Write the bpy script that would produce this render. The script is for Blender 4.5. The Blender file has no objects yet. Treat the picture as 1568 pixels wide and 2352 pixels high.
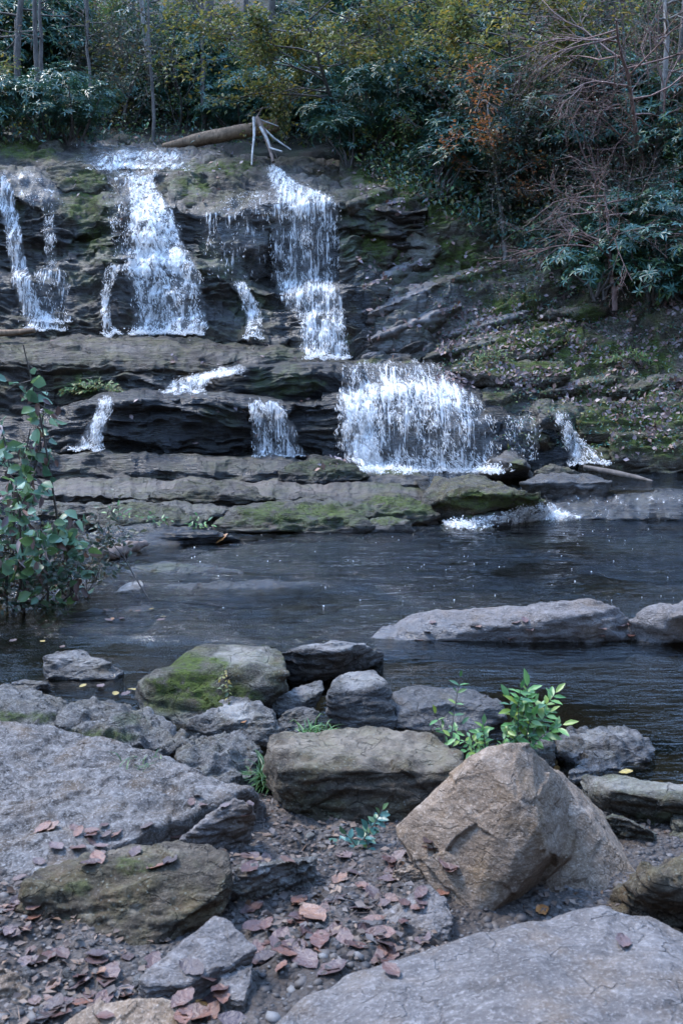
import bpy, bmesh, math, random
import numpy as np
from mathutils import Vector, Matrix
from mathutils.bvhtree import BVHTree

random.seed(7); RNG = np.random.default_rng(7)
scene = bpy.context.scene
COL = scene.collection

# ------------------------------------------------------------------ camera
CAM_H = 1.7
F = 35.0 / 36.0 * 2352.0            # focal length in photo units (photo drawn 1568 x 2352)
HOR = 830.0
PITCH = math.atan((1176 - HOR) / F)
cp, sp_ = math.cos(PITCH), math.sin(PITCH)

cam_data = bpy.data.cameras.new('camera')
cam = bpy.data.objects.new('camera', cam_data); COL.objects.link(cam)
cam.location = (0, 0, CAM_H)
cam.rotation_euler = (math.pi / 2 - PITCH, 0, 0)
cam_data.sensor_fit = 'VERTICAL'; cam_data.sensor_height = 36; cam_data.lens = 35
cam_data.clip_start = 0.05; cam_data.clip_end = 500
cam_data.dof.use_dof = True; cam_data.dof.focus_distance = 11.5; cam_data.dof.aperture_fstop = 10.0
scene.camera = cam

def rays(dx, dy):
    dx = np.asarray(dx, float); dy = np.asarray(dy, float)
    xr = (dx - 784) / F; yr = (1176 - dy) / F
    return np.stack([xr, cp + yr * sp_, -sp_ + yr * cp], -1)
def W(dx, dy, d):
    r = rays(dx, dy); t = np.asarray(d, float) / r[..., 1]
    p = r * t[..., None]; p[..., 2] += CAM_H
    return p
def WZ(dx, dy, z):
    r = rays(dx, dy); t = (z - CAM_H) / r[..., 2]
    p = r * t[..., None]; p[..., 2] += CAM_H
    return p
def project(P):
    x = P[..., 0]; y = P[..., 1]; z = P[..., 2] - CAM_H
    f = y * cp - z * sp_; u = y * sp_ + z * cp
    return 784 + F * x / f, 1176 - F * u / f

# ------------------------------------------------------------------ noise
def _h(ix, iy, iz, s):
    h = (ix * 374761393 + iy * 668265263 + iz * 2147483647 + s * 974634777) & 0xffffffff
    h = ((h ^ (h >> 13)) * 1274126177) & 0xffffffff
    h = (h ^ (h >> 16)) & 0xffffffff
    return h
def pnoise(p, seed=0):
    p = np.asarray(p, float)
    i = np.floor(p).astype(np.int64); f = p - i
    u = f * f * f * (f * (f * 6 - 15) + 10)
    out = np.zeros(p.shape[:-1])
    for cx in (0, 1):
        wx = u[..., 0] if cx else 1 - u[..., 0]
        for cy in (0, 1):
            wy = u[..., 1] if cy else 1 - u[..., 1]
            for cz in (0, 1):
                wz = u[..., 2] if cz else 1 - u[..., 2]
                h = _h(i[..., 0] + cx, i[..., 1] + cy, i[..., 2] + cz, seed)
                gx = ((h & 255) / 127.5 - 1); gy = (((h >> 8) & 255) / 127.5 - 1); gz = (((h >> 16) & 255) / 127.5 - 1)
                out += wx * wy * wz * (gx * (f[..., 0] - cx) + gy * (f[..., 1] - cy) + gz * (f[..., 2] - cz))
    return out * 1.3
def fbm(p, octv=4, seed=0, gain=.5, lac=2.03):
    a = 1; s = 0; q = np.asarray(p, float)
    for k in range(octv):
        s = s + a * pnoise(q, seed + k * 17); a *= gain; q = q * lac + 13.7
    return s
def ridged(p, octv=4, seed=0):
    a = 1; s = 0; q = np.asarray(p, float)
    for k in range(octv):
        s = s + a * (1 - np.abs(pnoise(q, seed + k * 31)) * 2.2); a *= .5; q = q * 2.1 + 5.1
    return s - 1.2
def sstep(a, b, x):
    t = np.clip((x - a) / (b - a), 0, 1); return t * t * (3 - 2 * t)

# ------------------------------------------------------------------ node helpers
def new_mat(name):
    m = bpy.data.materials.new(name); m.use_nodes = True
    nt = m.node_tree; nt.nodes.clear()
    out = nt.nodes.new('ShaderNodeOutputMaterial')
    return m, nt, out
class NB:
    def __init__(s, nt): s.nt = nt
    def n(s, t, **kw):
        nd = s.nt.nodes.new(t)
        for k, v in kw.items():
            if hasattr(nd, k): setattr(nd, k, v)
        return nd
    def l(s, a, b): s.nt.links.new(a, b)
    def _set(s, sock, v):
        if isinstance(v, bpy.types.NodeSocket): s.l(v, sock)
        else: sock.default_value = v
    def math(s, op, a, b=None, clamp=False):
        nd = s.n('ShaderNodeMath', operation=op); nd.use_clamp = clamp
        s._set(nd.inputs[0], a)
        if b is not None: s._set(nd.inputs[1], b)
        return nd.outputs[0]
    def mix(s, f, a, b):
        nd = s.n('ShaderNodeMix', data_type='RGBA')
        s._set(nd.inputs['Factor'], f)
        for sock, v in ((nd.inputs[6], a), (nd.inputs[7], b)):
            if isinstance(v, tuple) and len(v) == 3: v = v + (1,)
            s._set(sock, v)
        return nd.outputs[2]
    def noise(s, vec, scale, detail=5, rough=.6, dist=0):
        nd = s.n('ShaderNodeTexNoise'); s.l(vec, nd.inputs['Vector'])
        nd.inputs['Scale'].default_value = scale; nd.inputs['Detail'].default_value = detail
        nd.inputs['Roughness'].default_value = rough; nd.inputs['Distortion'].default_value = dist
        return nd.outputs['Fac']
    def voro(s, vec, scale, feature='F1', out='Distance'):
        nd = s.n('ShaderNodeTexVoronoi', feature=feature); s.l(vec, nd.inputs['Vector'])
        nd.inputs['Scale'].default_value = scale
        return nd.outputs[out]
    def mapping(s, vec, scale=(1, 1, 1), rot=(0, 0, 0)):
        nd = s.n('ShaderNodeMapping'); s.l(vec, nd.inputs['Vector'])
        nd.inputs['Scale'].default_value = scale; nd.inputs['Rotation'].default_value = rot
        return nd.outputs[0]
    def ramp(s, fac, stops):
        nd = s.n('ShaderNodeValToRGB'); s.l(fac, nd.inputs[0])
        cr = nd.color_ramp
        while len(cr.elements) < len(stops): cr.elements.new(.5)
        for e, (p, c) in zip(cr.elements, stops):
            e.position = p
            e.color = (c, c, c, 1) if isinstance(c, (int, float)) else tuple(c) + (1,)
        return nd.outputs[0]
    def attr(s, name):
        nd = s.n('ShaderNodeAttribute'); nd.attribute_name = name
        return nd.outputs['Fac']
    def bump(s, h, strength, dist, normal=None):
        nd = s.n('ShaderNodeBump'); s.l(h, nd.inputs['Height'])
        nd.inputs['Strength'].default_value = strength; nd.inputs['Distance'].default_value = dist
        if normal is not None: s.l(normal, nd.inputs['Normal'])
        return nd.outputs[0]

def rock_mat(name, dark, mid, light, strata=(1, 1, 4), rot=(0, 0, 0), rough=.8, moss=0.0, lichen=.3, bump=1.0, scale=1.0, ochre=0.25, cavity=.5, gain=1.0, crack=.4, mosscol=(.045, .065, .010), mosslight=(.095, .125, .018)):
    dark = tuple(v * gain for v in dark); mid = tuple(v * gain for v in mid); light = tuple(v * gain for v in light)
    m, nt, out = new_mat(name); b = NB(nt)
    tc = b.n('ShaderNodeNewGeometry'); P = tc.outputs['Position']
    sv = b.mapping(P, strata, rot)
    n1 = b.noise(sv, 2.2 * scale, 8, .68, .4)
    n2 = b.noise(P, 9 * scale, 8, .7)
    n3 = b.noise(sv, 16 * scale, 6, .65)
    n4 = b.noise(P, 60 * scale, 4, .7)
    c = b.mix(b.ramp(n1, [(.33, 0), (.66, 1)]), dark, mid)
    c = b.mix(b.ramp(n2, [(.5, 0), (.72, .85)]), c, light)
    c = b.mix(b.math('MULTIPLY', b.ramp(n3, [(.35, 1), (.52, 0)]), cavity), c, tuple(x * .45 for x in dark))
    oc = b.noise(P, 3.1 * scale, 5, .6)
    c = b.mix(b.math('MULTIPLY', b.ramp(oc, [(.5, 0), (.68, 1)]), ochre), c, (.17, .105, .05))
    # attribute layers (surface patches; on the right slope pale is painted wet sheen)
    wet = b.attr('wet'); mo = b.attr('moss'); tn = b.attr('pale')
    c = b.mix(b.math('MULTIPLY', tn, b.ramp(n2, [(.3, .25), (.6, 1)])), c, tuple(min(1, x * 1.35) for x in light))
    # lichen flecks
    lv = b.voro(P, 26 * scale)
    lm = b.math('MULTIPLY', b.ramp(lv, [(.12, 1), (.24, 0)]), b.ramp(oc, [(.46, 0), (.56, 1)]))
    lm = b.math('MULTIPLY', lm, lichen)
    c = b.mix(lm, c, (.33, .35, .3))
    # speckle
    c = b.mix(b.math('MULTIPLY', b.ramp(n4, [(.52, 0), (.7, 1)]), .5), c, tuple(min(1, x * 1.7) for x in light))
    c = b.mix(b.math('MULTIPLY', b.ramp(n4, [(.25, 1), (.42, 0)]), .5), c, tuple(x * .5 for x in dark))
    # thin cracks
    dq = b.n('ShaderNodeVectorMath', operation='ADD'); b.l(sv, dq.inputs[0])
    ns = b.n('ShaderNodeTexNoise'); b.l(P, ns.inputs['Vector']); ns.inputs['Scale'].default_value = 4 * scale; ns.inputs['Detail'].default_value = 4
    sc_ = b.n('ShaderNodeVectorMath', operation='SCALE'); b.l(ns.outputs['Color'], sc_.inputs[0]); sc_.inputs['Scale'].default_value = .35 / scale
    b.l(sc_.outputs[0], dq.inputs[1])
    cv = b.voro(dq.outputs[0], 2.6 * scale, 'DISTANCE_TO_EDGE')
    ck_ = b.math('MULTIPLY', b.ramp(cv, [(.0, 1), (.018, 0)]), b.ramp(n2, [(.42, 0), (.55, 1)]))
    c = b.mix(b.math('MULTIPLY', ck_, crack), c, tuple(x * .3 for x in dark))
    # moss
    nz = b.n('ShaderNodeSeparateXYZ'); b.l(tc.outputs['Normal'], nz.inputs[0])
    up = b.math('MULTIPLY', b.math('ADD', nz.outputs[2], .35, True), moss)
    mm = b.math('ADD', mo, b.math('MULTIPLY', up, b.ramp(oc, [(.42, 0), (.6, 1)])))
    mm = b.math('MULTIPLY', mm, b.ramp(n2, [(.36, 0), (.52, 1)]), True)
    mc = b.mix(b.ramp(n4, [(.35, 0), (.7, 1)]), mosscol, mosslight)
    mc = b.mix(b.ramp(n3, [(.4, .55), (.6, 0)]), mc, (.018, .022, .006))
    c = b.mix(mm, c, mc)
    # wet: darker and glossy
    wm = b.math('MULTIPLY', wet, b.ramp(b.noise(sv, 5 * scale, 4, .6), [(.3, .35), (.6, 1)]), True)
    c2 = b.mix(b.math('MULTIPLY', wm, .62), c, (.012, .012, .014))
    ro = b.math('SUBTRACT', rough, b.math('MULTIPLY', wm, rough - .2))
    ro = b.math('ADD', ro, b.math('MULTIPLY', mm, .2), True)
    h = b.math('ADD', b.math('MULTIPLY', n1, 1.0), b.math('MULTIPLY', n2, .35))
    h = b.math('ADD', h, b.math('MULTIPLY', n3, .45))
    h = b.math('SUBTRACT', h, b.math('MULTIPLY', ck_, crack * .8))
    bm1 = b.bump(h, 1.0 * bump, .06 / scale)
    h2 = b.math('ADD', n4, b.math('MULTIPLY', mm, b.math('MULTIPLY', n4, 1.5)))
    bm2 = b.bump(h2, .6 * bump, .008 / scale, bm1)
    pr = b.n('ShaderNodeBsdfPrincipled')
    b.l(c2, pr.inputs['Base Color']); b.l(ro, pr.inputs['Roughness']); b.l(bm2, pr.inputs['Normal'])
    b.l(b.math('ADD', b.math('MULTIPLY', wm, .5), .35), pr.inputs['Specular IOR Level'])
    b.l(pr.outputs[0], out.inputs[0])
    return m

def leaf_mat(name, cols, rough=.45, trans=.35):
    """cols: colour stops picked per leaf island."""
    m, nt, out = new_mat(name); b = NB(nt)
    g = b.n('ShaderNodeNewGeometry')
    stops = [(i / max(1, len(cols)), c) for i, c in enumerate(cols)]
    r = b.n('ShaderNodeValToRGB'); b.l(g.outputs['Random Per Island'], r.inputs[0])
    r.color_ramp.interpolation = 'LINEAR'
    cr = r.color_ramp
    while len(cr.elements) < len(stops): cr.elements.new(.5)
    for e, (p, c) in zip(cr.elements, stops): e.position = p; e.color = tuple(c) + (1,)
    oi = b.n('ShaderNodeObjectInfo')
    hs = b.n('ShaderNodeHueSaturation'); b.l(r.outputs[0], hs.inputs['Color'])
    b.l(b.math('ADD', b.math('MULTIPLY', oi.outputs['Random'], .5), .75), hs.inputs['Value'])
    big = b.noise(g.outputs['Position'], 1.3, 3, .6)
    c = b.mix(b.ramp(big, [(.35, .35), (.6, 0)]), hs.outputs[0], tuple(x * .5 for x in cols[0]))
    pr = b.n('ShaderNodeBsdfPrincipled'); b.l(c, pr.inputs['Base Color']); pr.inputs['Roughness'].default_value = rough
    tr = b.n('ShaderNodeBsdfTranslucent'); b.l(c, tr.inputs[0])
    mx = b.n('ShaderNodeMixShader'); mx.inputs[0].default_value = trans
    b.l(pr.outputs[0], mx.inputs[1]); b.l(tr.outputs[0], mx.inputs[2]); b.l(mx.outputs[0], out.inputs[0])
    return m

def bark_mat(name, a, bcol, rough=.85):
    m, nt, out = new_mat(name); b = NB(nt)
    g = b.n('ShaderNodeNewGeometry'); P = g.outputs['Position']
    n = b.noise(b.mapping(P, (1, 1, .25)), 22, 6, .7); n2 = b.noise(P, 4, 4, .6)
    c = b.mix(b.ramp(n, [(.35, 0), (.65, 1)]), a, bcol)
    c = b.mix(b.ramp(n2, [(.45, 0), (.7, .6)]), c, tuple(x * .55 for x in a))
    pr = b.n('ShaderNodeBsdfPrincipled'); b.l(c, pr.inputs['Base Color']); pr.inputs['Roughness'].default_value = rough
    b.l(b.bump(n, .7, .02), pr.inputs['Normal']); b.l(pr.outputs[0], out.inputs[0])
    return m

# ------------------------------------------------------------------ mesh helpers
def link(o): COL.objects.link(o); return o
def mesh_np(name, V, Fq, mat=None, smooth=True, uv=None, attrs=None):
    me = bpy.data.meshes.new(name)
    V = np.asarray(V, np.float32); Fq = np.asarray(Fq, np.int32)
    k = Fq.shape[1]
    me.vertices.add(len(V)); me.vertices.foreach_set('co', V.ravel())
    me.loops.add(Fq.size); me.loops.foreach_set('vertex_index', Fq.ravel())
    me.polygons.add(len(Fq))
    me.polygons.foreach_set('loop_start', np.arange(0, Fq.size, k, dtype=np.int32))
    me.polygons.foreach_set('loop_total', np.full(len(Fq), k, np.int32))
    me.update(calc_edges=True)
    if smooth: me.polygons.foreach_set('use_smooth', np.ones(len(Fq), bool))
    if uv is not None:
        l = me.uv_layers.new(name='UVMap'); l.data.foreach_set('uv', np.asarray(uv, np.float32)[Fq.ravel()].ravel())
    for kx, a in (attrs or {}).items():
        at = me.attributes.new(kx, 'FLOAT', 'POINT'); at.data.foreach_set('value', np.asarray(a, np.float32).ravel())
    if mat: me.materials.append(mat)
    me.validate()
    return me
def obj(name, me, parent=None, loc=None):
    o = bpy.data.objects.new(name, me); link(o)
    if parent is not None: o.parent = parent
    if loc is not None: o.location = loc
    return o
def tag(o, label, cat, group=None, kind=None):
    if label: o['label'] = label
    if cat: o['category'] = cat
    if group: o['group'] = group
    if kind: o['kind'] = kind
    return o
def empty(name, loc=(0, 0, 0)):
    o = bpy.data.objects.new(name, None); link(o); o.location = loc; o.empty_display_size = .1
    return o
def grid_faces(nv, nu):
    i = np.arange(nv * nu).reshape(nv, nu)
    return np.stack([i[:-1, :-1], i[:-1, 1:], i[1:, 1:], i[1:, :-1]], -1).reshape(-1, 4)
def grid_normals(G):
    du = np.gradient(G, axis=1); dv = np.gradient(G, axis=0)
    n = np.cross(du, dv); n /= np.linalg.norm(n, axis=-1, keepdims=True) + 1e-9
    return n
def smooth1(a, k, axis):
    for _ in range(k):
        p = np.pad(a, [(1, 1) if i == axis else (0, 0) for i in range(a.ndim)], mode='edge')
        sl = [slice(None)] * a.ndim
        def S(q):
            s = list(sl); s[axis] = slice(q, q + a.shape[axis]); return p[tuple(s)]
        a = .25 * S(0) + .5 * S(1) + .25 * S(2)
    return a
def blobs(dx, dy, lst, seed=3):
    """soft patches given as (x, y, rx, ry, strength) in photo units, frozen onto the surface"""
    out = np.zeros(dx.shape)
    nn = fbm(np.stack([dx / 45, dy / 30, dx * 0], -1), 3, seed) * .6
    for (x, y, rx, ry, s) in lst:
        d = np.sqrt(((dx - x) / rx) ** 2 + ((dy - y) / ry) ** 2) + nn
        out = np.maximum(out, s * (1 - sstep(.55, 1.1, d)))
    return out

BVH = []     # solid rock surfaces, for resting things on
def add_bvh(V, Fq):
    BVH.append(BVHTree.FromPolygons([tuple(v) for v in V.tolist()], [tuple(f) for f in Fq.tolist()]))
def cast(dx, dy, dmax=200):
    r = rays(dx, dy); best = None
    v = Vector(r.tolist()); o = Vector((0, 0, CAM_H))
    for t in BVH:
        h = t.ray_cast(o, v)
        if h[0] is not None and (best is None or h[3] < best[3]): best = h
    return best
def drop(x, y, z0=60):
    best = None
    for t in BVH:
        h = t.ray_cast(Vector((x, y, z0)), Vector((0, 0, -1)))
        if h[0] is not None and (best is None or h[0].z > best[0].z): best = h
    return best

DS = 1.2     # depth added to every falls surface
def loft(name, curves, mat, u0, u1, nu, nvs, amp=.06, strata_amp=.035, tilt=(0, 0), smu=6, smv=4, shift=DS, moss=(), wet=(), pale=(), jit=6, seed=0, bvh=True, wet_all=0, freq=1.0, lump=.25, blk=.03):
    U = np.linspace(u0, u1, nu); rows = []
    for k, c in enumerate(curves):
        c = sorted(c); xs = [q[0] for q in c]
        dy = np.interp(U, xs, [q[1] for q in c]); dd = np.interp(U, xs, [q[2] for q in c])
        dy = smooth1(dy, smu, 0); dd = smooth1(dd, smu, 0)
        jn = np.stack([U / 70, np.full_like(U, k * 3.3), np.full_like(U, seed)], -1)
        dy = dy + jit * fbm(jn, 4, seed + 5); dd = dd + .12 * fbm(jn + 50, 3, seed + 9)
        rows.append(W(U, dy, dd + shift))
    G = []
    for k in range(len(rows) - 1):
        n = nvs[k] if isinstance(nvs, (list, tuple)) else nvs
        for t in np.linspace(0, 1, n, endpoint=False): G.append(rows[k] * (1 - t) + rows[k + 1] * t)
    G.append(rows[-1]); G = np.array(G)
    G = smooth1(G, smv, 0)
    # orient outward (towards the camera side)
    N = grid_normals(G)
    flip = np.mean(N[..., 1]) > 0
    if flip: N = -N
    Q = G.copy()
    Q = Q + fbm(Q * 1.1, 2, seed + 77)[..., None] * .15
    tz = G[..., 2] + tilt[0] * G[..., 0] + tilt[1] * G[..., 1] + fbm(G * .8, 3, seed + 40) * .22
    st = np.stack([G[..., 0] * .9, G[..., 1] * .9, tz * 7 * freq], -1)
    s = fbm(st, 4, seed + 3, .55)
    s = np.tanh(s * 3.2) * .8
    big = fbm(G * .9 * freq, 4, seed + 8)
    med = ridged(np.stack([G[..., 0] * 1.0, G[..., 1] * 1.4, tz * 4.2], -1) * freq, 4, seed + 12)
    fine = fbm(np.stack([G[..., 0] * 5, G[..., 1] * 6, tz * 20], -1) * freq, 4, seed + 22)
    ly = tz * 5.2 * freq + fbm(G * .7, 2, seed + 61) * .9; li = np.floor(ly).astype(np.int64)
    cx_ = G[..., 0] * 1.1 * freq + (_h(li, li * 0, li * 0, seed) % 1000) / 130.0 + fbm(G * 1.4, 2, seed + 63) * .5; ci = np.floor(cx_).astype(np.int64)
    bo = (_h(li, ci, li * 0, seed + 1) % 1000) / 500.0 - 1
    edge_ = np.minimum(1, np.minimum(ly - li, 1 - (ly - li)) * 7) * np.minimum(1, np.minimum(cx_ - ci, 1 - (cx_ - ci)) * 14)
    bo = smooth1(smooth1(bo - (1 - edge_) * .55, 1, 0), 1, 1)
    disp = bo * blk + big * lump * amp / .06 + med * amp + s * strata_amp + fine * amp * .35
    fade = 1 - .4 * sstep(.45, .9, N[..., 2])
    G = G + N * (disp * fade)[..., None]
    dxx, dyy = project(G)
    at = {'moss': blobs(dxx, dyy, moss), 'wet': np.maximum(blobs(dxx, dyy, wet), wet_all), 'pale': blobs(dxx, dyy, pale)}
    Fq = grid_faces(*G.shape[:2])
    if flip: Fq = Fq[:, ::-1]
    V = G.reshape(-1, 3)
    base = np.array([V[:, 0].mean(), V[:, 1].mean(), V[:, 2].min()])
    me = mesh_np(name, V - base, Fq, mat, True, None, at)
    o = obj(name, me, None, base.tolist())
    if bvh: add_bvh(V, Fq)
    return o

# ------------------------------------------------------------------ materials
M = {}
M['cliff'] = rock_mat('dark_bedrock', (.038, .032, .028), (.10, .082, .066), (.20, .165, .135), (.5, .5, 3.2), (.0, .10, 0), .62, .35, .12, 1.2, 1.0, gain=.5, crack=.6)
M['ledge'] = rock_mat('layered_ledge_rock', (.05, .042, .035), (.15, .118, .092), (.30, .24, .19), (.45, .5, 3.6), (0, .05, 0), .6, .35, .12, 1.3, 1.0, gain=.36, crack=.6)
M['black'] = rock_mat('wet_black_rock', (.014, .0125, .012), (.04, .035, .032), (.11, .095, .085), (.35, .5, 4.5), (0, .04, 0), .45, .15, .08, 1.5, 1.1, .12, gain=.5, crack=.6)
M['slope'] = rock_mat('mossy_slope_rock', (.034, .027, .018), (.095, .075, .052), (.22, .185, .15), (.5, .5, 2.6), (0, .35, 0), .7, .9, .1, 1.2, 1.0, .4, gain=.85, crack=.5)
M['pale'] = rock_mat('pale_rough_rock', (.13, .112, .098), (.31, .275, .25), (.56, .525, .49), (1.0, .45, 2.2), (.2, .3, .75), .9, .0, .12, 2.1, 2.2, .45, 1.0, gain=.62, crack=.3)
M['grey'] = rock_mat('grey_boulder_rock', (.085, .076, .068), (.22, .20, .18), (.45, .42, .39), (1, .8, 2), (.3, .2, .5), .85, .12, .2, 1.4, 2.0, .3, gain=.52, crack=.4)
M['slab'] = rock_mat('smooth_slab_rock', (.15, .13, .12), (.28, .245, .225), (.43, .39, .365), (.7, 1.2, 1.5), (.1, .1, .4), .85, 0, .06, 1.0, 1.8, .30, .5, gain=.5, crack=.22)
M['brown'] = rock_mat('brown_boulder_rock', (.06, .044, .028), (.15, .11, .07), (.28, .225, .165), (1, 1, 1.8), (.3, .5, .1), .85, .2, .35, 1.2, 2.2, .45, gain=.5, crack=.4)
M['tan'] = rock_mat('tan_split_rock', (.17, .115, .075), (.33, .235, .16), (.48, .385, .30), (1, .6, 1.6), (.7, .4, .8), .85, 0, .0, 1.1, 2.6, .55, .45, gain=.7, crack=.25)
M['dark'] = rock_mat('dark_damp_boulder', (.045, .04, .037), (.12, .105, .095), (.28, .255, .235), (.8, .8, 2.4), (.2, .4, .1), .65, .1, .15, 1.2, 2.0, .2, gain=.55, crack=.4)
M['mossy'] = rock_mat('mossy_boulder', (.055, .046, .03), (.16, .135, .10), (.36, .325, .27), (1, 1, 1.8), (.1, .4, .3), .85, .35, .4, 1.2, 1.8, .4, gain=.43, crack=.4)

def dirt_mat():
    m, nt, out = new_mat('gravelly_soil'); b = NB(nt)
    g = b.n('ShaderNodeNewGeometry'); P = g.outputs['Position']
    n = b.noise(P, 14, 8, .7); v = b.voro(P, 55); v2 = b.voro(P, 130, out='Distance')
    n2 = b.noise(P, 2.2, 4, .6)
    c = b.mix(b.ramp(n, [(.35, 0), (.62, 1)]), (.025, .02, .016), (.085, .065, .052))
    c = b.mix(b.ramp(v, [(.1, .6), (.35, 0)]), c, (.15, .135, .125))
    c = b.mix(b.ramp(v2, [(.5, 0), (.8, .7)]), c, (.02, .017, .015))
    c = b.mix(b.ramp(n2, [(.42, 0), (.6, .8)]), c, (.03, .02, .014))
    z = b.n('ShaderNodeSeparateXYZ'); b.l(P, z.inputs[0])
    uw = b.math('LESS_THAN', z.outputs[2], .02)
    bed = b.mix(b.ramp(b.noise(P, 3.5, 6, .7), [(.4, 0), (.65, 1)]), (.05, .038, .02), (.22, .16, .08))
    deep = b.math('LESS_THAN', z.outputs[2], -.28); bed = b.mix(deep, bed, (.02, .018, .012))  # deeper bed darkened in colour, in place of light absorbed by water
    c = b.mix(uw, c, bed)
    pr = b.n('ShaderNodeBsdfPrincipled'); b.l(c, pr.inputs['Base Color']); pr.inputs['Roughness'].default_value = .85
    hh = b.math('SUBTRACT', b.math('MULTIPLY', n, .6), v)
    b.l(b.bump(hh, .9, .02), pr.inputs['Normal']); b.l(pr.outputs[0], out.inputs[0])
    return m
M['dirt'] = dirt_mat()
def forest_floor():
    m, nt, out = new_mat('forest_floor'); b = NB(nt)
    g = b.n('ShaderNodeNewGeometry'); P = g.outputs['Position']
    n = b.noise(P, 5, 8, .7); v = b.voro(P, 16)
    c = b.mix(b.ramp(n, [(.35, 0), (.62, 1)]), (.012, .011, .007), (.05, .035, .022))
    c = b.mix(b.ramp(v, [(.1, .5), (.3, 0)]), c, (.10, .07, .05))
    c = b.mix(b.ramp(b.noise(P, 1.2, 4, .6), [(.45, 0), (.6, .7)]), c, (.025, .032, .010))
    pr = b.n('ShaderNodeBsdfPrincipled'); b.l(c, pr.inputs['Base Color']); pr.inputs['Roughness'].default_value = .9
    b.l(b.bump(n, 1, .08), pr.inputs['Normal']); b.l(pr.outputs[0], out.inputs[0])
    return m
M['forest'] = forest_floor()

def water_mat(name, tint, rip=1.0, sx=1.0, cols=True):
    m, nt, out = new_mat(name); b = NB(nt)
    g = b.n('ShaderNodeNewGeometry'); P = g.outputs['Position']
    mp = b.mapping(P, (.75 * sx, 3.0, 1), (0, 0, .12))
    n1 = b.noise(mp, 1.9, 4, .5, .8); n2 = b.noise(b.mapping(P, (1.2, 3.2, 1), (0, 0, -.25)), 7.5, 4, .6, .5)
    n3 = b.noise(P, 26, 3, .6)
    calm = b.ramp(b.noise(P, .8, 3, .5), [(.38, .15), (.6, 1)])
    sy = b.n('ShaderNodeSeparateXYZ'); b.l(P, sy.inputs[0])
    far = b.ramp(b.math('MULTIPLY', sy.outputs[1], .1), [(.42, .06), (.54, .35), (.62, 1), (.95, 1)])
    h = b.math('ADD', b.math('MULTIPLY', n1, 1.0), b.math('MULTIPLY', n2, .55))
    h = b.math('ADD', h, b.math('MULTIPLY', n3, .05))
    h = b.math('MULTIPLY', b.math('MULTIPLY', h, calm), far)
    bp = b.bump(h, 1.0, .10 * rip)
    gl = b.n('ShaderNodeBsdfGlossy'); gl.inputs['Roughness'].default_value = .03; b.l(bp, gl.inputs['Normal'])
    gl.inputs[0].default_value = (1, 1, 1, 1)
    tr = b.n('ShaderNodeBsdfTransparent'); tr.inputs[0].default_value = tint + (1,)
    fr = b.n('ShaderNodeFresnel'); fr.inputs[0].default_value = 1.33; b.l(bp, fr.inputs['Normal'])
    mx = b.n('ShaderNodeMixShader'); b.l(fr.outputs[0], mx.inputs[0])
    b.l(tr.outputs[0], mx.inputs[1]); b.l(gl.outputs[0], mx.inputs[2]); b.l(mx.outputs[0], out.inputs[0])
    return m
M['water'] = water_mat('creek_water', (.44, .42, .34))

def fall_mat(name, su, sv, gain=6.0, col=(.97, .955, .93)):
    m, nt, out = new_mat(name); b = NB(nt)
    uv = b.n('ShaderNodeUVMap').outputs[0]
    n1 = b.noise(b.mapping(uv, (su, sv, 1)), 1, 4, .6, .35)
    n2 = b.noise(b.mapping(uv, (su * 2.7, sv * 3.4, 1)), 1, 3, .6, .2)
    n3 = b.noise(b.mapping(uv, (5, 4, 1)), 1, 3, .6, .3)
    v = b.math('ADD', b.math('MULTIPLY', n1, .62), b.math('MULTIPLY', n2, .14))
    v = b.math('ADD', v, b.math('MULTIPLY', n3, .24))
    d = b.attr('dens')
    a = b.math('MULTIPLY', b.math('SUBTRACT', v, .5), gain * 2.6)
    a = b.math('ADD', a, b.math('MULTIPLY', b.math('SUBTRACT', d, .5), 2.2))
    a = b.math('ADD', a, -.5, True)
    a = b.math('ADD', b.math('MULTIPLY', a, .86), b.math('MULTIPLY', b.math('MULTIPLY', d, .22), b.ramp(n3, [(.35, .2), (.6, 1)])), True)
    a = b.math('MULTIPLY', a, b.ramp(d, [(0, 0), (.12, 1)]))
    pr = b.n('ShaderNodeBsdfPrincipled'); pr.inputs['Base Color'].default_value = col + (1,)
    pr.inputs['Roughness'].default_value = .25
    b.l(b.bump(v, .6, .03), pr.inputs['Normal'])
    tl = b.n('ShaderNodeBsdfTranslucent'); tl.inputs[0].default_value = col + (1,)
    m1 = b.n('ShaderNodeMixShader'); m1.inputs[0].default_value = .45
    b.l(pr.outputs[0], m1.inputs[1]); b.l(tl.outputs[0], m1.inputs[2])
    tr = b.n('ShaderNodeBsdfTransparent'); mx = b.n('ShaderNodeMixShader'); b.l(a, mx.inputs[0])
    b.l(tr.outputs[0], mx.inputs[1]); b.l(m1.outputs[0], mx.inputs[2]); b.l(mx.outputs[0], out.inputs[0])
    return m
M['curtain'] = fall_mat('falling_water_curtain', 27, 1.9)
M['cascade'] = fall_mat('tumbling_white_water', 14, 5.5, 5.0)
def spray_mat():
    m, nt, out = new_mat('white_spray'); b = NB(nt)
    pr = b.n('ShaderNodeBsdfPrincipled'); pr.inputs['Base Color'].default_value = (.97, .96, .94, 1); pr.inputs['Roughness'].default_value = .3
    tl = b.n('ShaderNodeBsdfTranslucent'); tl.inputs[0].default_value = (.97, .96, .94, 1)
    m1 = b.n('ShaderNodeMixShader'); m1.inputs[0].default_value = .4
    b.l(pr.outputs[0], m1.inputs[1]); b.l(tl.outputs[0], m1.inputs[2]); b.l(m1.outputs[0], out.inputs[0])
    return m
M['spray'] = spray_mat()

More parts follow.
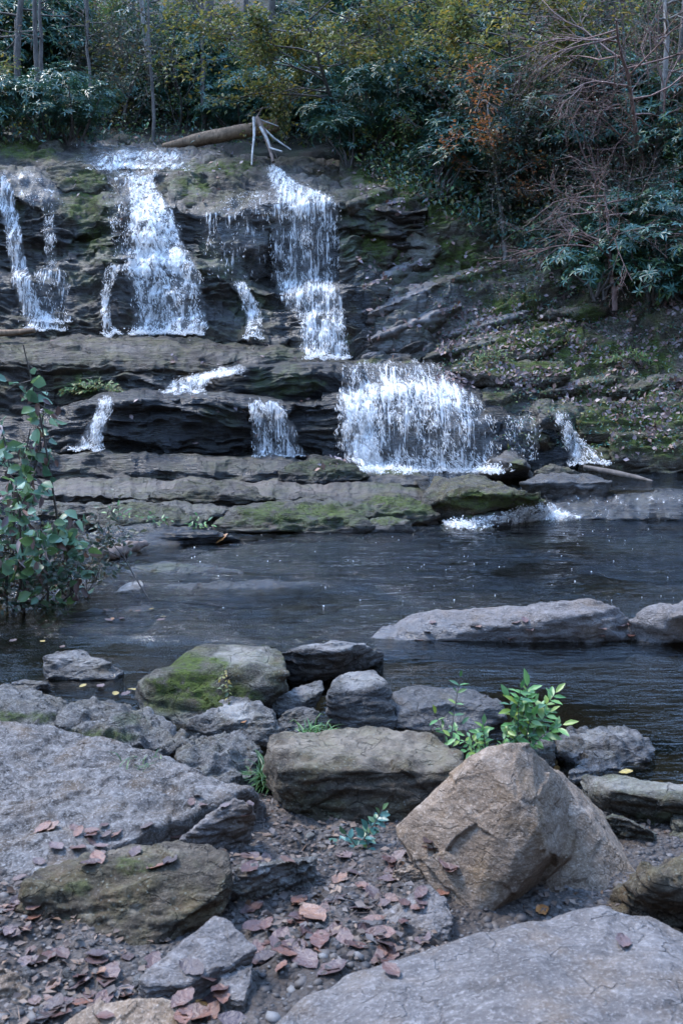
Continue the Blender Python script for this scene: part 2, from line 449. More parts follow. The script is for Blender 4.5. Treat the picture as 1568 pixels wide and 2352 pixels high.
M['rhodo'] = leaf_mat('rhododendron_leaf', [(.025, .075, .06), (.045, .13, .10), (.08, .18, .14), (.035, .10, .075), (.07, .12, .035)], .38, .2)
M['green'] = leaf_mat('green_leaf', [(.045, .11, .03), (.10, .19, .045), (.17, .24, .07), (.06, .13, .04), (.22, .18, .04)], .45, .35)
M['autumn'] = leaf_mat('autumn_leaf', [(.07, .10, .03), (.30, .26, .05), (.06, .10, .04), (.36, .24, .04), (.05, .085, .04), (.13, .15, .04)], .5, .45)
M['orange'] = leaf_mat('orange_leaf', [(.40, .13, .04), (.50, .22, .05), (.28, .09, .04), (.18, .16, .04), (.45, .17, .08)], .5, .4)
M['drab'] = leaf_mat('drab_mixed_leaf', [(.06, .08, .04), (.13, .12, .06), (.06, .12, .09), (.18, .11, .07), (.04, .075, .05)], .5, .3)
M['litter'] = leaf_mat('fallen_leaf_litter', [(.13, .075, .06), (.24, .15, .13), (.38, .30, .28), (.10, .06, .055), (.28, .15, .10), (.22, .17, .18)], .55, .1)
M['bush'] = leaf_mat('round_leaf', [(.05, .11, .055), (.10, .19, .10), (.17, .27, .18), (.06, .13, .07), (.10, .17, .05)], .35, .3)
M['sprig'] = leaf_mat('fresh_leaf', [(.06, .15, .04), (.10, .24, .06), (.16, .30, .09), (.08, .18, .09), (.18, .26, .04)], .4, .35)
M['grass'] = leaf_mat('grass_blade', [(.03, .09, .02), (.06, .16, .04), (.12, .22, .06), (.05, .11, .03)], .5, .3)
M['bark'] = bark_mat('brown_grey_bark', (.05, .04, .033), (.13, .11, .095))
M['palebark'] = bark_mat('pale_bark', (.14, .12, .10), (.28, .25, .22))
M['twig'] = bark_mat('bare_twig_bark', (.13, .075, .06), (.30, .19, .16))
M['deadwood'] = bark_mat('bleached_dead_wood', (.22, .20, .18), (.55, .52, .48))
M['logwood'] = bark_mat('barkless_log_wood', (.11, .065, .035), (.30, .19, .11))
M['drylog'] = bark_mat('rotting_log_wood', (.07, .045, .035), (.25, .18, .14))

# ================================================================== SETTING
# ---- ground: pool bed, near bank, banks left and right, added unseen rise behind blocking low sky
def ground_z(x, y):
    x = np.asarray(x, float); y = np.asarray(y, float)
    shore = 4.05 + .35 * np.tanh(-x * 1.2) + .15 * np.sin(x * 3)
    near = .03 + .13 * np.clip(shore - y, 0, 30)
    bed = -.12 - .55 * sstep(0, 2.5, y - shore) - .0 * y
    z = np.where(y < shore, near, -.0)
    t = sstep(-.35, .45, y - shore)
    z = near * (1 - t) + bed * t
    left = np.clip(-2.35 - x + .25 * np.sin(y * .9), 0, 50) * .9 * sstep(3.0, 5.5, y)
    right = np.clip(x - 7, 0, 50) * .7
    lf2 = np.clip(-3.0 - x, 0, 50) * .55 * (1 - sstep(3.0, 5.5, y))
    rf2 = np.clip(x - 3.4, 0, 50) * .5 * (1 - sstep(3.5, 6.0, y))
    back = np.minimum(np.clip(-1.0 - y, 0, 60) * .6, 12)  # unseen rise behind the camera, added to block low sky light
    left = np.minimum(left, .42 + np.clip(-4.5 - x, 0, 50) * .6); lf2 = np.minimum(lf2, 12); rf2 = np.minimum(rf2, 12)
    return z + left + np.minimum(right, 16) + lf2 + rf2 + back
def build_ground():
    xs = np.concatenate([np.linspace(-45, -5, 40, endpoint=False), np.linspace(-5, 5, 500, endpoint=False), np.linspace(5, 45, 41)])
    ys = np.concatenate([np.linspace(-45, .8, 40, endpoint=False), np.linspace(.8, 6, 360, endpoint=False), np.linspace(6, 16, 120, endpoint=False), np.linspace(16, 70, 12)])
    X, Y = np.meshgrid(xs, ys)
    Z = ground_z(X, Y)
    P = np.stack([X, Y, X * 0], -1)
    Z = Z + .05 * fbm(P * 1.3, 4, 1) + .02 * ridged(P * 5, 3, 2) + .008 * fbm(P * 24, 3, 4)
    Z = Z + 1.2 * fbm(P * .12, 3, 5) * sstep(6, 20, np.hypot(X, Y - 4))
    G = np.stack([X, Y, Z], -1)
    Fq = grid_faces(*X.shape); V = G.reshape(-1, 3)
    o = obj('ground', mesh_np('ground', V, Fq, M['dirt'])); o['kind'] = 'structure'
    add_bvh(V, Fq)
build_ground()

# ---- pool water (z = 0)
def flat_water(name, x0, x1, y0, y1, z, n=80):
    X, Y = np.meshgrid(np.linspace(x0, x1, n), np.linspace(y0, y1, n))
    G = np.stack([X, Y, np.full_like(X, z)], -1)
    o = obj(name, mesh_np(name, G.reshape(-1, 3), grid_faces(n, n), M['water'])); o['kind'] = 'structure'
    return o
def pool_water():
    xs = np.concatenate([np.linspace(-7, -3.6, 30, endpoint=False), np.linspace(-3.6, 4.2, 420, endpoint=False), np.linspace(4.2, 16, 60)])
    ys = np.concatenate([np.linspace(3.2, 4.6, 50, endpoint=False), np.linspace(4.6, 10.6, 330, endpoint=False), np.linspace(10.6, 12.3, 12)])
    X, Y = np.meshgrid(xs, ys); rng = np.random.default_rng(19)
    q = np.stack([X, Y, X * 0], -1); wx = X + .12 * fbm(q * 1.1, 2, 71); wy = Y + .12 * fbm(q * 1.1 + 9, 2, 72)
    Z = .0105 * fbm(np.stack([wx * 2.0, wy * 5.2, X * 0], -1), 2, 73) + .0062 * fbm(np.stack([wx * 4.6 + wy, wy * 10.5, X * 0], -1), 2, 74) + .0022 * fbm(np.stack([wx * 9 + wy * 2, wy * 21, X * 0], -1), 2, 75)
    amp = .12 + .78 * sstep(5.3, 7.0, Y + .5 * fbm(q * .6, 2, 76)) * (.55 + .6 * sstep(-.3, .3, fbm(q * .5 + 3, 2, 77)))
    amp = np.where(np.abs(X - .3) > 3.9, amp * .5, amp)
    G = np.stack([X, Y, Z * amp], -1)
    o = obj('pool_water', mesh_np('pool_water', G.reshape(-1, 3), grid_faces(*X.shape), M['water'])); o['kind'] = 'structure'
pool_water()
pts = WZ(np.array([1000, 1900]), np.array([1128, 1085]), .26)
flat_water('upper_creek_water', .9, 9, 11.15, 13.6, .26)

# ---- back forest hill
hill = loft('forest_hill', [
    [(-1400, 420, 20), (2600, 420, 20)],
    [(-1400, 330, 20.2), (0, 330, 20), (700, 352, 19.6), (2600, 300, 20)],
    [(-1400, 240, 22), (0, 270, 22), (700, 290, 21.5), (2600, 200, 21)],
    [(-1400, 100, 26), (0, 130, 26), (800, 140, 25), (2600, 0, 25)],
    [(-1400, -60, 33), (2600, -120, 32)],
    [(-1400, -260, 48), (2600, -300, 46)]], M['forest'], -1400, 2600, 260, [6, 14, 30, 30, 20], amp=.12, strata_amp=0, freq=.6, jit=4, seed=90, blk=0)
hill['kind'] = 'structure'

# ---- right slope
slope = loft('hillside_slope', [
    [(760, 1250, 13.4), (1400, 1250, 12), (2400, 1250, 11.5)],
    [(760, 900, 13.4), (1000, 900, 13.1), (1100, 940, 12.7), (1200, 1000, 12.4), (1300, 1060, 12.2), (1400, 1085, 11.9), (1568, 1085, 11.6), (2400, 1100, 11.4)],
    [(760, 860, 13.6), (1000, 862, 13.3), (1100, 895, 12.9), (1200, 940, 12.6), (1300, 960, 12.3), (1400, 1050, 11.95), (1568, 1050, 11.7), (2400, 1080, 11.5)],
    [(760, 838, 13.9), (1000, 838, 13.6), (1100, 858, 13.2), (1200, 905, 12.9), (1320, 930, 12.6), (1400, 975, 12.35), (1568, 965, 12.1), (2400, 930, 11.9)],
    [(760, 826, 14.1), (1000, 826, 13.8), (1200, 868, 13.4), (1340, 905, 12.9), (1568, 930, 12.5), (2400, 900, 12.2)],
    [(760, 790, 14.3), (1000, 795, 14.1), (1200, 822, 13.7), (1300, 830, 13.55), (1568, 870, 13.1), (2400, 860, 12.6)],
    [(760, 700, 14.7), (1000, 700, 14.8), (1200, 745, 14.5), (1350, 745, 14.3), (1568, 735, 14), (2400, 700, 13.6)],
    [(790, 620, 15.0), (900, 610, 15.4), (1000, 600, 15.6), (1150, 625, 15.4), (1300, 640, 15.1), (1568, 640, 14.9), (2400, 600, 14.6)],
    [(800, 500, 15.3), (870, 478, 15.6), (950, 475, 15.9), (1060, 520, 15.9), (1180, 560, 15.7), (1300, 500, 15.8), (1568, 470, 15.8), (2400, 400, 16)],
    [(780, 440, 16.4), (870, 430, 16.7), (950, 400, 17.2), (1100, 400, 17.2), (1300, 350, 17), (1568, 300, 17), (2400, 200, 17)],
    [(740, 375, 17.6), (950, 340, 18.5), (1200, 250, 19), (1568, 150, 19), (2400, 50, 19)],
    [(740, 350, 19.5), (950, 260, 21), (1200, 130, 22), (1568, -10, 22), (2400, -100, 22)],
    [(740, 150, 26), (950, 60, 26), (1200, -60, 27), (1568, -200, 27), (2400, -300, 27)]],
    M['slope'], 780, 2400, 520, [6, 12, 20, 16, 26, 50, 50, 50, 40, 26, 20, 20], amp=.075, strata_amp=.035, tilt=(-.35, .1), seed=21, blk=.045, jit=10, lump=.3,
    moss=[(870, 540, 90, 90, 1.3), (900, 430, 110, 50, 1.2), (1010, 470, 60, 60, 1), (1060, 590, 80, 50, .9), (1000, 640, 60, 30, .5), (1180, 710, 90, 45, .8), (1240, 770, 110, 35, 1), (1330, 820, 100, 40, 1), (1200, 860, 140, 25, .5), (1420, 960, 140, 60, .9), (1450, 900, 100, 30, .6), (860, 450, 60, 20, .7), (1000, 500, 40, 50, .5), (1480, 1000, 90, 30, .8), (1140, 720, 50, 14, .9), (1500, 840, 60, 60, .7), (910, 430, 60, 16, .6), (1120, 600, 60, 30, .5)],
    wet=[(960, 680, 150, 80, 1), (900, 770, 120, 60, 1), (850, 680, 60, 130, 1), (1030, 740, 100, 30, .8), (1240, 950, 120, 40, 1), (800, 540, 40, 140, .9), (1000, 790, 90, 25, .7)],
    pale=[(960, 540, 45, 40, .6), (1100, 790, 60, 30, .4), (1050, 500, 30, 20, .4), (990, 720, 140, 60, .8), (940, 650, 80, 40, .8), (900, 790, 80, 30, .7)])  # last pale patches put the wet rock's sky sheen into the colour
slope['kind'] = 'structure'

# ---- upper cliff carrying the high falls
cliff = loft('rock_cliff', [
    [(-700, 900, 14.3), (980, 900, 14.4)],
    [(-700, 775, 14.25), (0, 775, 14.2), (600, 785, 14.2), (700, 800, 14.1), (790, 830, 14.0), (980, 840, 14.1)],
    [(-700, 700, 14.5), (0, 700, 14.5), (300, 700, 14.45), (520, 700, 14.7), (620, 710, 14.6), (790, 745, 14.35), (980, 760, 14.5)],
    [(-700, 655, 14.8), (80, 650, 14.75), (180, 640, 14.8), (290, 602, 14.75), (400, 598, 14.7), (460, 612, 14.8), (540, 645, 14.85), (620, 665, 14.8), (790, 665, 14.7), (980, 680, 14.9)],
    [(-700, 625, 15.1), (80, 620, 15.1), (180, 600, 15.1), (290, 570, 15.1), (400, 575, 15.1), (540, 615, 15.3), (620, 640, 15.4), (790, 640, 15.4), (980, 640, 15.4)],
    [(-700, 540, 15.2), (80, 535, 15.2), (290, 520, 15.3), (400, 520, 15.3), (540, 560, 15.5), (620, 560, 15.5), (790, 560, 15.5), (980, 560, 15.5)],
    [(-700, 420, 15.4), (0, 418, 15.4), (60, 440, 15.4), (140, 490, 15.4), (200, 510, 15.4), (250, 480, 15.5), (300, 470, 15.5), (400, 470, 15.5), (450, 490, 15.5), (520, 495, 15.4), (620, 463, 15.3), (790, 462, 15.25), (860, 480, 15.3), (980, 480, 15.4)],
    [(-700, 396, 16.2), (0, 396, 16.2), (120, 410, 16.2), (250, 420, 16.4), (400, 425, 16.4), (520, 450, 16.2), (620, 430, 16.2), (700, 425, 16.2), (790, 442, 16.2), (980, 450, 16.2)],
    [(-700, 380, 16.9), (0, 378, 16.9), (100, 380, 16.9), (250, 398, 16.8), (430, 396, 16.8), (560, 398, 16.8), (620, 392, 16.8), (700, 405, 16.8), (790, 432, 16.8), (980, 440, 16.8)],
    [(-700, 330, 17.6), (0, 345, 17.6), (100, 350, 17.6), (200, 362, 17.5), (430, 366, 17.5), (520, 372, 17.5), (600, 382, 17.6), (700, 392, 17.8), (980, 410, 17.8)],
    [(-700, 300, 18.6), (0, 306, 18.6), (120, 322, 18.6), (200, 334, 18.6), (300, 344, 18.6), (430, 350, 18.6), (500, 344, 18.6), (545, 362, 18.6), (600, 374, 18.6), (700, 378, 18.6), (980, 390, 18.6)],
    [(-700, 300, 19.6), (0, 305, 19.6), (120, 320, 19.6), (200, 328, 19.6), (400, 326, 19.6), (480, 330, 19.6), (540, 358, 19.6), (980, 375, 19.6)],
    [(-700, 330, 20.6), (980, 380, 20.6)]],
    M['cliff'], -700, 980, 760, [8, 40, 34, 16, 40, 50, 16, 20, 20, 16, 10, 6], amp=.09, strata_amp=.06, tilt=(.05, .1), seed=11, jit=8, lump=.22,
    moss=[(200, 470, 70, 60, .8), (225, 560, 60, 60, .8), (480, 385, 110, 14, .8), (440, 430, 60, 30, .9), (60, 340, 90, 30, .9), (160, 400, 60, 20, .6), (540, 600, 50, 40, .5), (250, 585, 40, 20, .7), (540, 385, 60, 20, .7), (40, 480, 20, 60, .3), (490, 600, 60, 60, .6), (580, 700, 60, 60, .5), (180, 640, 60, 20, .6), (830, 520, 60, 120, .6)],
    wet=[(60, 620, 200, 160, .8), (370, 600, 160, 200, .9), (700, 620, 180, 220, 1), (560, 520, 120, 50, .9), (330, 360, 160, 40, .9), (60, 430, 110, 50, 1), (500, 700, 120, 80, .8), (660, 420, 90, 50, .9)],
    pale=[(500, 350, 60, 12, .7), (170, 400, 50, 18, .3), (440, 370, 40, 10, .4)])
cliff['kind'] = 'structure'

# ================================================================== LEDGES (things)
def ledge(label, curves, mat, u0, u1, nu, nvs, **kw):
    o = loft('rock_ledge', curves, mat, u0, u1, nu, nvs, **kw)
    tag(o, label, 'rock ledge', 'rock ledges stepping down to the pool'); return o
ledge('long grey brown ledge with a rounded front under the left upper falls', [
    [(-600, 768, 15.2), (860, 800, 15.0)],
    [(-600, 768, 14.3), (0, 772, 14.2), (480, 775, 14.2), (640, 790, 14.1), (760, 826, 13.9), (860, 835, 13.8)],
    [(-600, 790, 13.2), (0, 785, 13.4), (200, 790, 13.3), (350, 802, 13.2), (450, 820, 13.1), (505, 838, 13.0), (560, 815, 13.4), (620, 800, 13.6), (700, 822, 13.6), (860, 838, 13.5)],
    [(-600, 840, 12.8), (0, 830, 12.9), (200, 835, 12.85), (400, 845, 12.8), (470, 850, 12.85), (505, 850, 12.95), (560, 840, 13.2), (700, 836, 13.4), (860, 850, 13.4)],
    [(-600, 930, 12.7), (0, 930, 12.7), (200, 920, 12.7), (360, 905, 12.75), (480, 880, 13.0), (700, 860, 13.3), (860, 880, 13.3)],
    [(-600, 1040, 12.6), (0, 1040, 12.6), (200, 1020, 12.8), (360, 940, 12.95), (480, 920, 13.1), (860, 920, 13.3)]],
    M['ledge'], -600, 860, 620, [6, 30, 24, 40, 30], amp=.07, strata_amp=.035, tilt=(.06, .1), seed=31, blk=0.02, jit=6, lump=.14,
    moss=[(200, 885, 60, 30, .9), (640, 815, 60, 14, .5)], wet=[(330, 885, 160, 30, 1), (600, 820, 110, 26, .6), (300, 800, 80, 10, .6)], pale=[(250, 800, 240, 25, .35), (230, 855, 60, 30, .5)])
ledge('black wet block with a green moss patch, between the small cascade and the widest fall', [
    [(350, 880, 14.0), (480, 845, 14.0), (560, 830, 14.0), (830, 833, 13.9)],
    [(350, 905, 13.0), (400, 893, 13.0), (480, 868, 13.0), (520, 852, 12.95), (575, 840, 12.75), (700, 838, 12.75), (830, 842, 12.8)],
    [(350, 915, 12.9), (480, 885, 12.9), (575, 860, 12.65), (700, 858, 12.62), (830, 860, 12.7)],
    [(350, 925, 12.9), (575, 925, 12.68), (830, 925, 12.7)],
    [(350, 960, 12.9), (575, 960, 12.8), (830, 960, 12.8)]],
    M['black'], 350, 830, 300, [16, 14, 30, 12], amp=.035, strata_amp=.03, seed=41, blk=0.02, jit=3, lump=.09,
    moss=[(650, 878, 85, 42, 1.0), (600, 880, 40, 30, .7)], wet_all=.6)
ledge('broad black layered ledge face between the two thin lower cascades', [
    [(-500, 960, 13.6), (100, 940, 13.2), (250, 900, 13.2), (830, 905, 13.2)],
    [(-500, 960, 12.6), (100, 950, 12.5), (200, 915, 12.3), (260, 909, 12.15), (400, 906, 12.1), (520, 910, 12.1), (600, 922, 12.2), (700, 922, 12.2), (830, 920, 12.3)],
    [(-500, 985, 12.45), (100, 980, 12.35), (200, 930, 12.15), (260, 925, 12.0), (400, 922, 11.95), (520, 928, 11.95), (600, 940, 12.1), (700, 940, 12.1), (830, 940, 12.2)],
    [(-500, 1045, 12.2), (100, 1030, 12.1), (260, 1040, 12.0), (400, 1040, 12.0), (520, 1040, 12.05), (640, 1050, 12.2), (830, 1080, 12.1)],
    [(-500, 1080, 12.2), (830, 1100, 12.2)]],
    M['black'], -500, 830, 600, [16, 14, 60, 10], amp=.05, strata_amp=.05, seed=51, blk=0.035, jit=5, lump=.12,
    moss=[(510, 955, 50, 30, .5)], wet_all=.75, wet=[(400, 970, 400, 80, .9)], pale=[(150, 990, 60, 40, .4), (60, 1000, 90, 40, .3)])
ledge('domed black ledge under the wide lower fall', [
    [(740, 832, 14.6), (1000, 832, 14.4), (1200, 870, 13.9), (1480, 1000, 13.2)],
    [(740, 836, 13.3), (1000, 836, 13.2), (1040, 852, 13.0), (1100, 896, 12.8), (1160, 950, 12.6), (1250, 972, 12.5), (1320, 985, 12.5), (1400, 1045, 12.4), (1480, 1070, 12.4)],
    [(740, 880, 12.95), (1000, 876, 12.9), (1050, 890, 12.7), (1100, 915, 12.6), (1160, 958, 12.45), (1250, 980, 12.4), (1320, 995, 12.4), (1400, 1052, 12.3), (1480, 1075, 12.3)],
    [(740, 905, 12.45), (850, 900, 12.4), (1000, 900, 12.35), (1060, 920, 12.3), (1110, 950, 12.25), (1160, 975, 12.3), (1250, 990, 12.35), (1320, 1010, 12.35), (1400, 1060, 12.2), (1480, 1080, 12.2)],
    [(740, 980, 12.15), (900, 960, 12.1), (1050, 970, 12.05), (1150, 1000, 12.1), (1250, 1020, 12.45), (1320, 1030, 12.3), (1480, 1085, 12.2)],
    [(740, 1084, 12.0), (900, 1082, 12.0), (1150, 1085, 12.0), (1250, 1085, 12.3), (1480, 1090, 12.2)],
    [(740, 1115, 12.0), (1480, 1110, 12.2)]],
    M['black'], 740, 1480, 400, [14, 20, 16, 30, 40, 8], amp=.04, strata_amp=.03, seed=61, blk=0.03, jit=3, lump=.1, wet_all=.9)
ledge('dark low ledge with a blue puddle below the broad black face', [
    [(-500, 1030, 12.6), (100, 1035, 12.4), (600, 1044, 12.3), (900, 1090, 12.2)],
    [(-500, 1045, 11.9), (100, 1040, 11.7), (300, 1037, 11.7), (450, 1047, 11.65), (600, 1053, 11.6), (700, 1053, 11.6), (780, 1062, 11.6), (840, 1082, 11.7), (900, 1096, 11.8)],
    [(-500, 1075, 11.6), (200, 1075, 11.5), (330, 1078, 11.4), (450, 1082, 11.4), (600, 1085, 11.35), (780, 1090, 11.35), (900, 1100, 11.5)],
    [(-500, 1102, 11.5), (200, 1098, 11.45), (450, 1105, 11.35), (780, 1108, 11.3), (900, 1112, 11.4)],
    [(-500, 1130, 11.5), (900, 1130, 11.5)]],
    M['ledge'], -500, 900, 560, [14, 24, 14, 6], amp=.035, strata_amp=.02, seed=71, blk=0.015, jit=11, wet_all=0.45, lump=.09,
    moss=[(560, 1070, 120, 14, .3), (740, 1075, 100, 15, .25)], wet=[(400, 1065, 160, 24, 1), (650, 1075, 240, 28, .9), (250, 1055, 130, 20, .7)], pale=[(150, 1060, 90, 20, .4)])
ledge('long pale tan shelf of smooth rock above the mossy bottom ledge', [
    [(-500, 1100, 11.5), (900, 1100, 11.4), (1080, 1105, 11.2)],
    [(-500, 1112, 10.9), (200, 1104, 10.8), (350, 1100, 10.7), (600, 1110, 10.7), (850, 1110, 10.7), (1080, 1120, 10.7)],
    [(-500, 1145, 10.3), (200, 1140, 10.1), (420, 1142, 9.9), (560, 1138, 9.95), (700, 1148, 9.9), (900, 1148, 9.9), (1080, 1150, 10.0)],
    [(-500, 1175, 10.2), (200, 1160, 10.1), (560, 1158, 9.95), (900, 1165, 9.9), (1080, 1175, 10.0)],
    [(-500, 1200, 10.4), (1080, 1200, 10.2)]],
    M['ledge'], -500, 1080, 620, [12, 34, 12, 6], amp=.03, strata_amp=.022, seed=81, blk=0.012, jit=13, wet_all=0.3, lump=.08, tilt=(.03, .05),
    pale=[(480, 1118, 340, 20, .9), (200, 1125, 120, 26, .7), (850, 1125, 160, 20, .5)], moss=[(900, 1120, 120, 14, .4)], wet=[(860, 1120, 60, 10, .5)])
ledge('lowest mossy ledge with dark hollows along the far edge of the pool', [
    [(-500, 1145, 10.4), (1000, 1150, 10.3), (1060, 1170, 10)],
    [(-500, 1160, 9.7), (180, 1152, 9.6), (330, 1155, 9.45), (480, 1160, 9.3), (560, 1162, 9.35), (700, 1158, 9.3), (850, 1158, 9.25), (940, 1170, 9.4), (1060, 1190, 9.7)],
    [(-500, 1185, 9.4), (180, 1178, 9.45), (330, 1182, 9.3), (480, 1186, 9.15), (560, 1180, 9.2), (700, 1186, 9.1), (850, 1188, 9.1), (940, 1195, 9.3), (1060, 1200, 9.6)],
    [(-500, 1215, 9.3), (180, 1205, 9.5), (330, 1210, 9.35), (480, 1218, 9.25), (700, 1218, 9.1), (860, 1215, 9.1), (1060, 1212, 9.5)],
    [(-500, 1290, 9.3), (300, 1270, 9.3), (860, 1240, 9.2), (1060, 1240, 9.5)]],
    M['ledge'], -500, 1060, 620, [14, 18, 18, 10], amp=.05, strata_amp=.035, seed=101, blk=0.03, jit=13, wet_all=0.4, lump=.10, tilt=(.05, .05),
    moss=[(740, 1172, 130, 24, .9), (880, 1195, 90, 20, .7), (400, 1195, 80, 16, .4), (620, 1190, 60, 20, .4)], pale=[(400, 1165, 160, 14, .5), (560, 1195, 60, 20, .3)], wet=[(500, 1215, 500, 8, .9), (300, 1205, 120, 16, .5)])
ledge('dark smooth ledge under the rapids at the right end of the pool', [
    [(960, 1118, 11.6), (1240, 1120, 11.4), (2000, 1110, 11.4)],
    [(960, 1128, 10.6), (1100, 1122, 10.5), (1240, 1128, 10.2), (1400, 1135, 9.9), (1568, 1122, 9.95), (2000, 1110, 9.9)],
    [(960, 1160, 10.0), (1100, 1165, 9.8), (1240, 1165, 9.6), (1400, 1160, 9.6), (1568, 1150, 9.6), (2000, 1140, 9.6)],
    [(960, 1205, 9.7), (1100, 1205, 9.6), (1240, 1195, 9.5), (1400, 1194, 9.4), (1568, 1192, 9.4), (2000, 1190, 9.4)],
    [(960, 1240, 9.7), (2000, 1240, 9.4)]],
    M['black'], 960, 2000, 400, [14, 20, 18, 8], amp=.035, strata_amp=.015, seed=111, blk=0.01, jit=5, lump=.10, wet_all=.9)

# ================================================================== HULL ROCKS
def unit_(v): return v / (np.linalg.norm(v, axis=-1, keepdims=True) + 1e-9)
def hull_rock(name, label, cat, pts, mat, T=.4, voxel=None, amp=.02, strata=(1, 1, 2.2), samp=.5, seed=0, shift=0, sink=.12, group=None, moss=(), wet=(), pale=(), smooth=3, shrink=.82, ridge=.6, wetline=None, bvh=True, freq=None, facet=None):
    if facet is None: facet = .10
    P = np.array([W(p[0], p[1], p[2] + shift) for p in pts])
    A = np.array([(p[0], p[1]) for p in pts], float); c2 = A.mean(0)
    back = []
    for p in pts:
        q = c2 + (np.array(p[:2], float) - c2) * shrink
        back.append(W(q[0], q[1], p[2] + shift + T))
    back = np.array(back)
    low = P.copy(); low = low[P[:, 2] < np.percentile(P[:, 2], 55)]; low = low + np.array([0, T * .15, -sink])
    lowb = back[back[:, 2] < np.percentile(back[:, 2], 55)] - np.array([0, 0, sink])
    A3 = np.concatenate([P, back, low, lowb])
    base = np.array([A3[:, 0].mean(), A3[:, 1].mean(), A3[:, 2].min() + sink])
    bm = bmesh.new()
    for v in A3: bm.verts.new((v - base).tolist())
    bmesh.ops.convex_hull(bm, input=bm.verts)
    loose = [v for v in bm.verts if not v.link_faces]
    bmesh.ops.delete(bm, geom=loose, context='VERTS')
    bmesh.ops.recalc_face_normals(bm, faces=bm.faces)
    me = bpy.data.meshes.new(name); bm.to_mesh(me); bm.free()
    size = float(np.max(A3.max(0) - A3.min(0)))
    vx = voxel or size / 75
    tmp = bpy.data.objects.new('tmp', me); link(tmp)
    md = tmp.modifiers.new('r', 'REMESH'); md.mode = 'VOXEL'; md.voxel_size = vx; md.use_smooth_shade = True
    ms = tmp.modifiers.new('s', 'SMOOTH'); ms.iterations = smooth; ms.factor = .5
    dg = bpy.context.evaluated_depsgraph_get()
    ev = tmp.evaluated_get(dg); m2 = bpy.data.meshes.new_from_object(ev)
    bpy.data.objects.remove(tmp); bpy.data.meshes.remove(me)
    n = len(m2.vertices); co = np.empty(n * 3, np.float32); m2.vertices.foreach_get('co', co); co = co.reshape(-1, 3).astype(float)
    no = np.empty(n * 3, np.float32); m2.vertices.foreach_get('normal', no); no = no.reshape(-1, 3)
    q = (co + base)
    fr = freq or 1.6 / size
    s = fbm(q * fr * 1.5, 3, seed + 1) * 1.2 + ridged(q * np.array(strata) * fr * 2.4, 4, seed + 2) * ridge
    st = np.tanh(fbm(q * np.array(strata) ** 2 * fr * 3, 3, seed + 4) * 3) * samp
    fi = fbm(q * fr * 12, 4, seed + 6) * .35
    if facet:
        rg = np.random.default_rng(seed + 3); K = 46
        sd_ = co[rg.integers(0, n, K)]; dr_ = unit_(rg.normal(0, 1, (K, 3)))
        qq = co + np.stack([fbm(q * fr * 3, 2, seed + 50 + z_) for z_ in range(3)], -1) * size * .03
        best = np.full(n, 1e9); val = np.zeros(n)
        for k_ in range(K):
            dd_ = np.linalg.norm((qq - sd_[k_]) * np.array([1, 1, 1.3]), axis=1); m_ = dd_ < best
            best[m_] = dd_[m_]; val[m_] = ((co[m_] - sd_[k_]) @ dr_[k_]) * facet
        co = co + no * val[:, None]
    co = co + no * ((s + st + fi) * amp)[:, None]
    m2.vertices.foreach_set('co', co.astype(np.float32).ravel())
    m2.name = name
    wv = co + base; dxx, dyy = project(wv)
    wt = blobs(dxx, dyy, wet, seed)
    if wetline is not None: wt = np.maximum(wt, 1 - sstep(wetline * .4, wetline, wv[:, 2] + .02 * fbm(wv * 8, 2, 3)))
    for k, a in (('moss', blobs(dxx, dyy, moss, seed)), ('wet', wt), ('pale', blobs(dxx, dyy, pale, seed))):
        at = m2.attributes.new(k, 'FLOAT', 'POINT'); at.data.foreach_set('value', a.astype(np.float32))
    m2.materials.clear(); m2.materials.append(mat)
    m2.update()
    o = obj(name, m2, None, base.tolist()); tag(o, label, cat, group)
    if bvh:
        f = [tuple(p.vertices) for p in m2.polygons]
        BVH.append(BVHTree.FromPolygons([tuple(v) for v in wv.tolist()], f))
    return o
def D0(dy, z=0.0):
    return float(WZ(np.array(784.), np.array(float(dy)), z)[1])
def rk(label, pts, mat, dyb, zb=0.0, dref=None, **kw):
    """pts (x, y, extra metres back); dyb/zb: photo row and height where the front touches the ground"""
    d = D0(dyb, zb) if dref is None else dref
    P = [(p[0], p[1], d + (p[2] if len(p) > 2 else 0)) for p in pts]
    kw.setdefault('seed', len(label) * 7)
    if dref is None:      # keep tops near level: no point of the upper outline lower than most of the crest
        Z = [float(W(np.array(float(p[0])), np.array(float(p[1])), p[2])[2]) for p in P]; zm = max(Z); my = sum(p[1] for p in P) / len(P)
        for i_, p in enumerate(P):
            if p[1] < my and Z[i_] < zm * .92: P[i_] = (p[0], p[1], D0(p[1], max(zm * .92, zb + .04)))
    return hull_rock(kw.pop('name', 'boulder'), label, kw.pop('cat', 'rock'), P, M[mat], **kw)

def rz(label, pts, mat, T=.2, **kw):
    """pts (x, y, height above the pool): flat lying slabs"""
    P = [(p[0], p[1], D0(p[1], p[2])) for p in pts]
    kw.setdefault('seed', len(label) * 5)
    return hull_rock(kw.pop('name', 'boulder'), label, kw.pop('cat', 'rock'), P, M[mat], T=T, **kw)
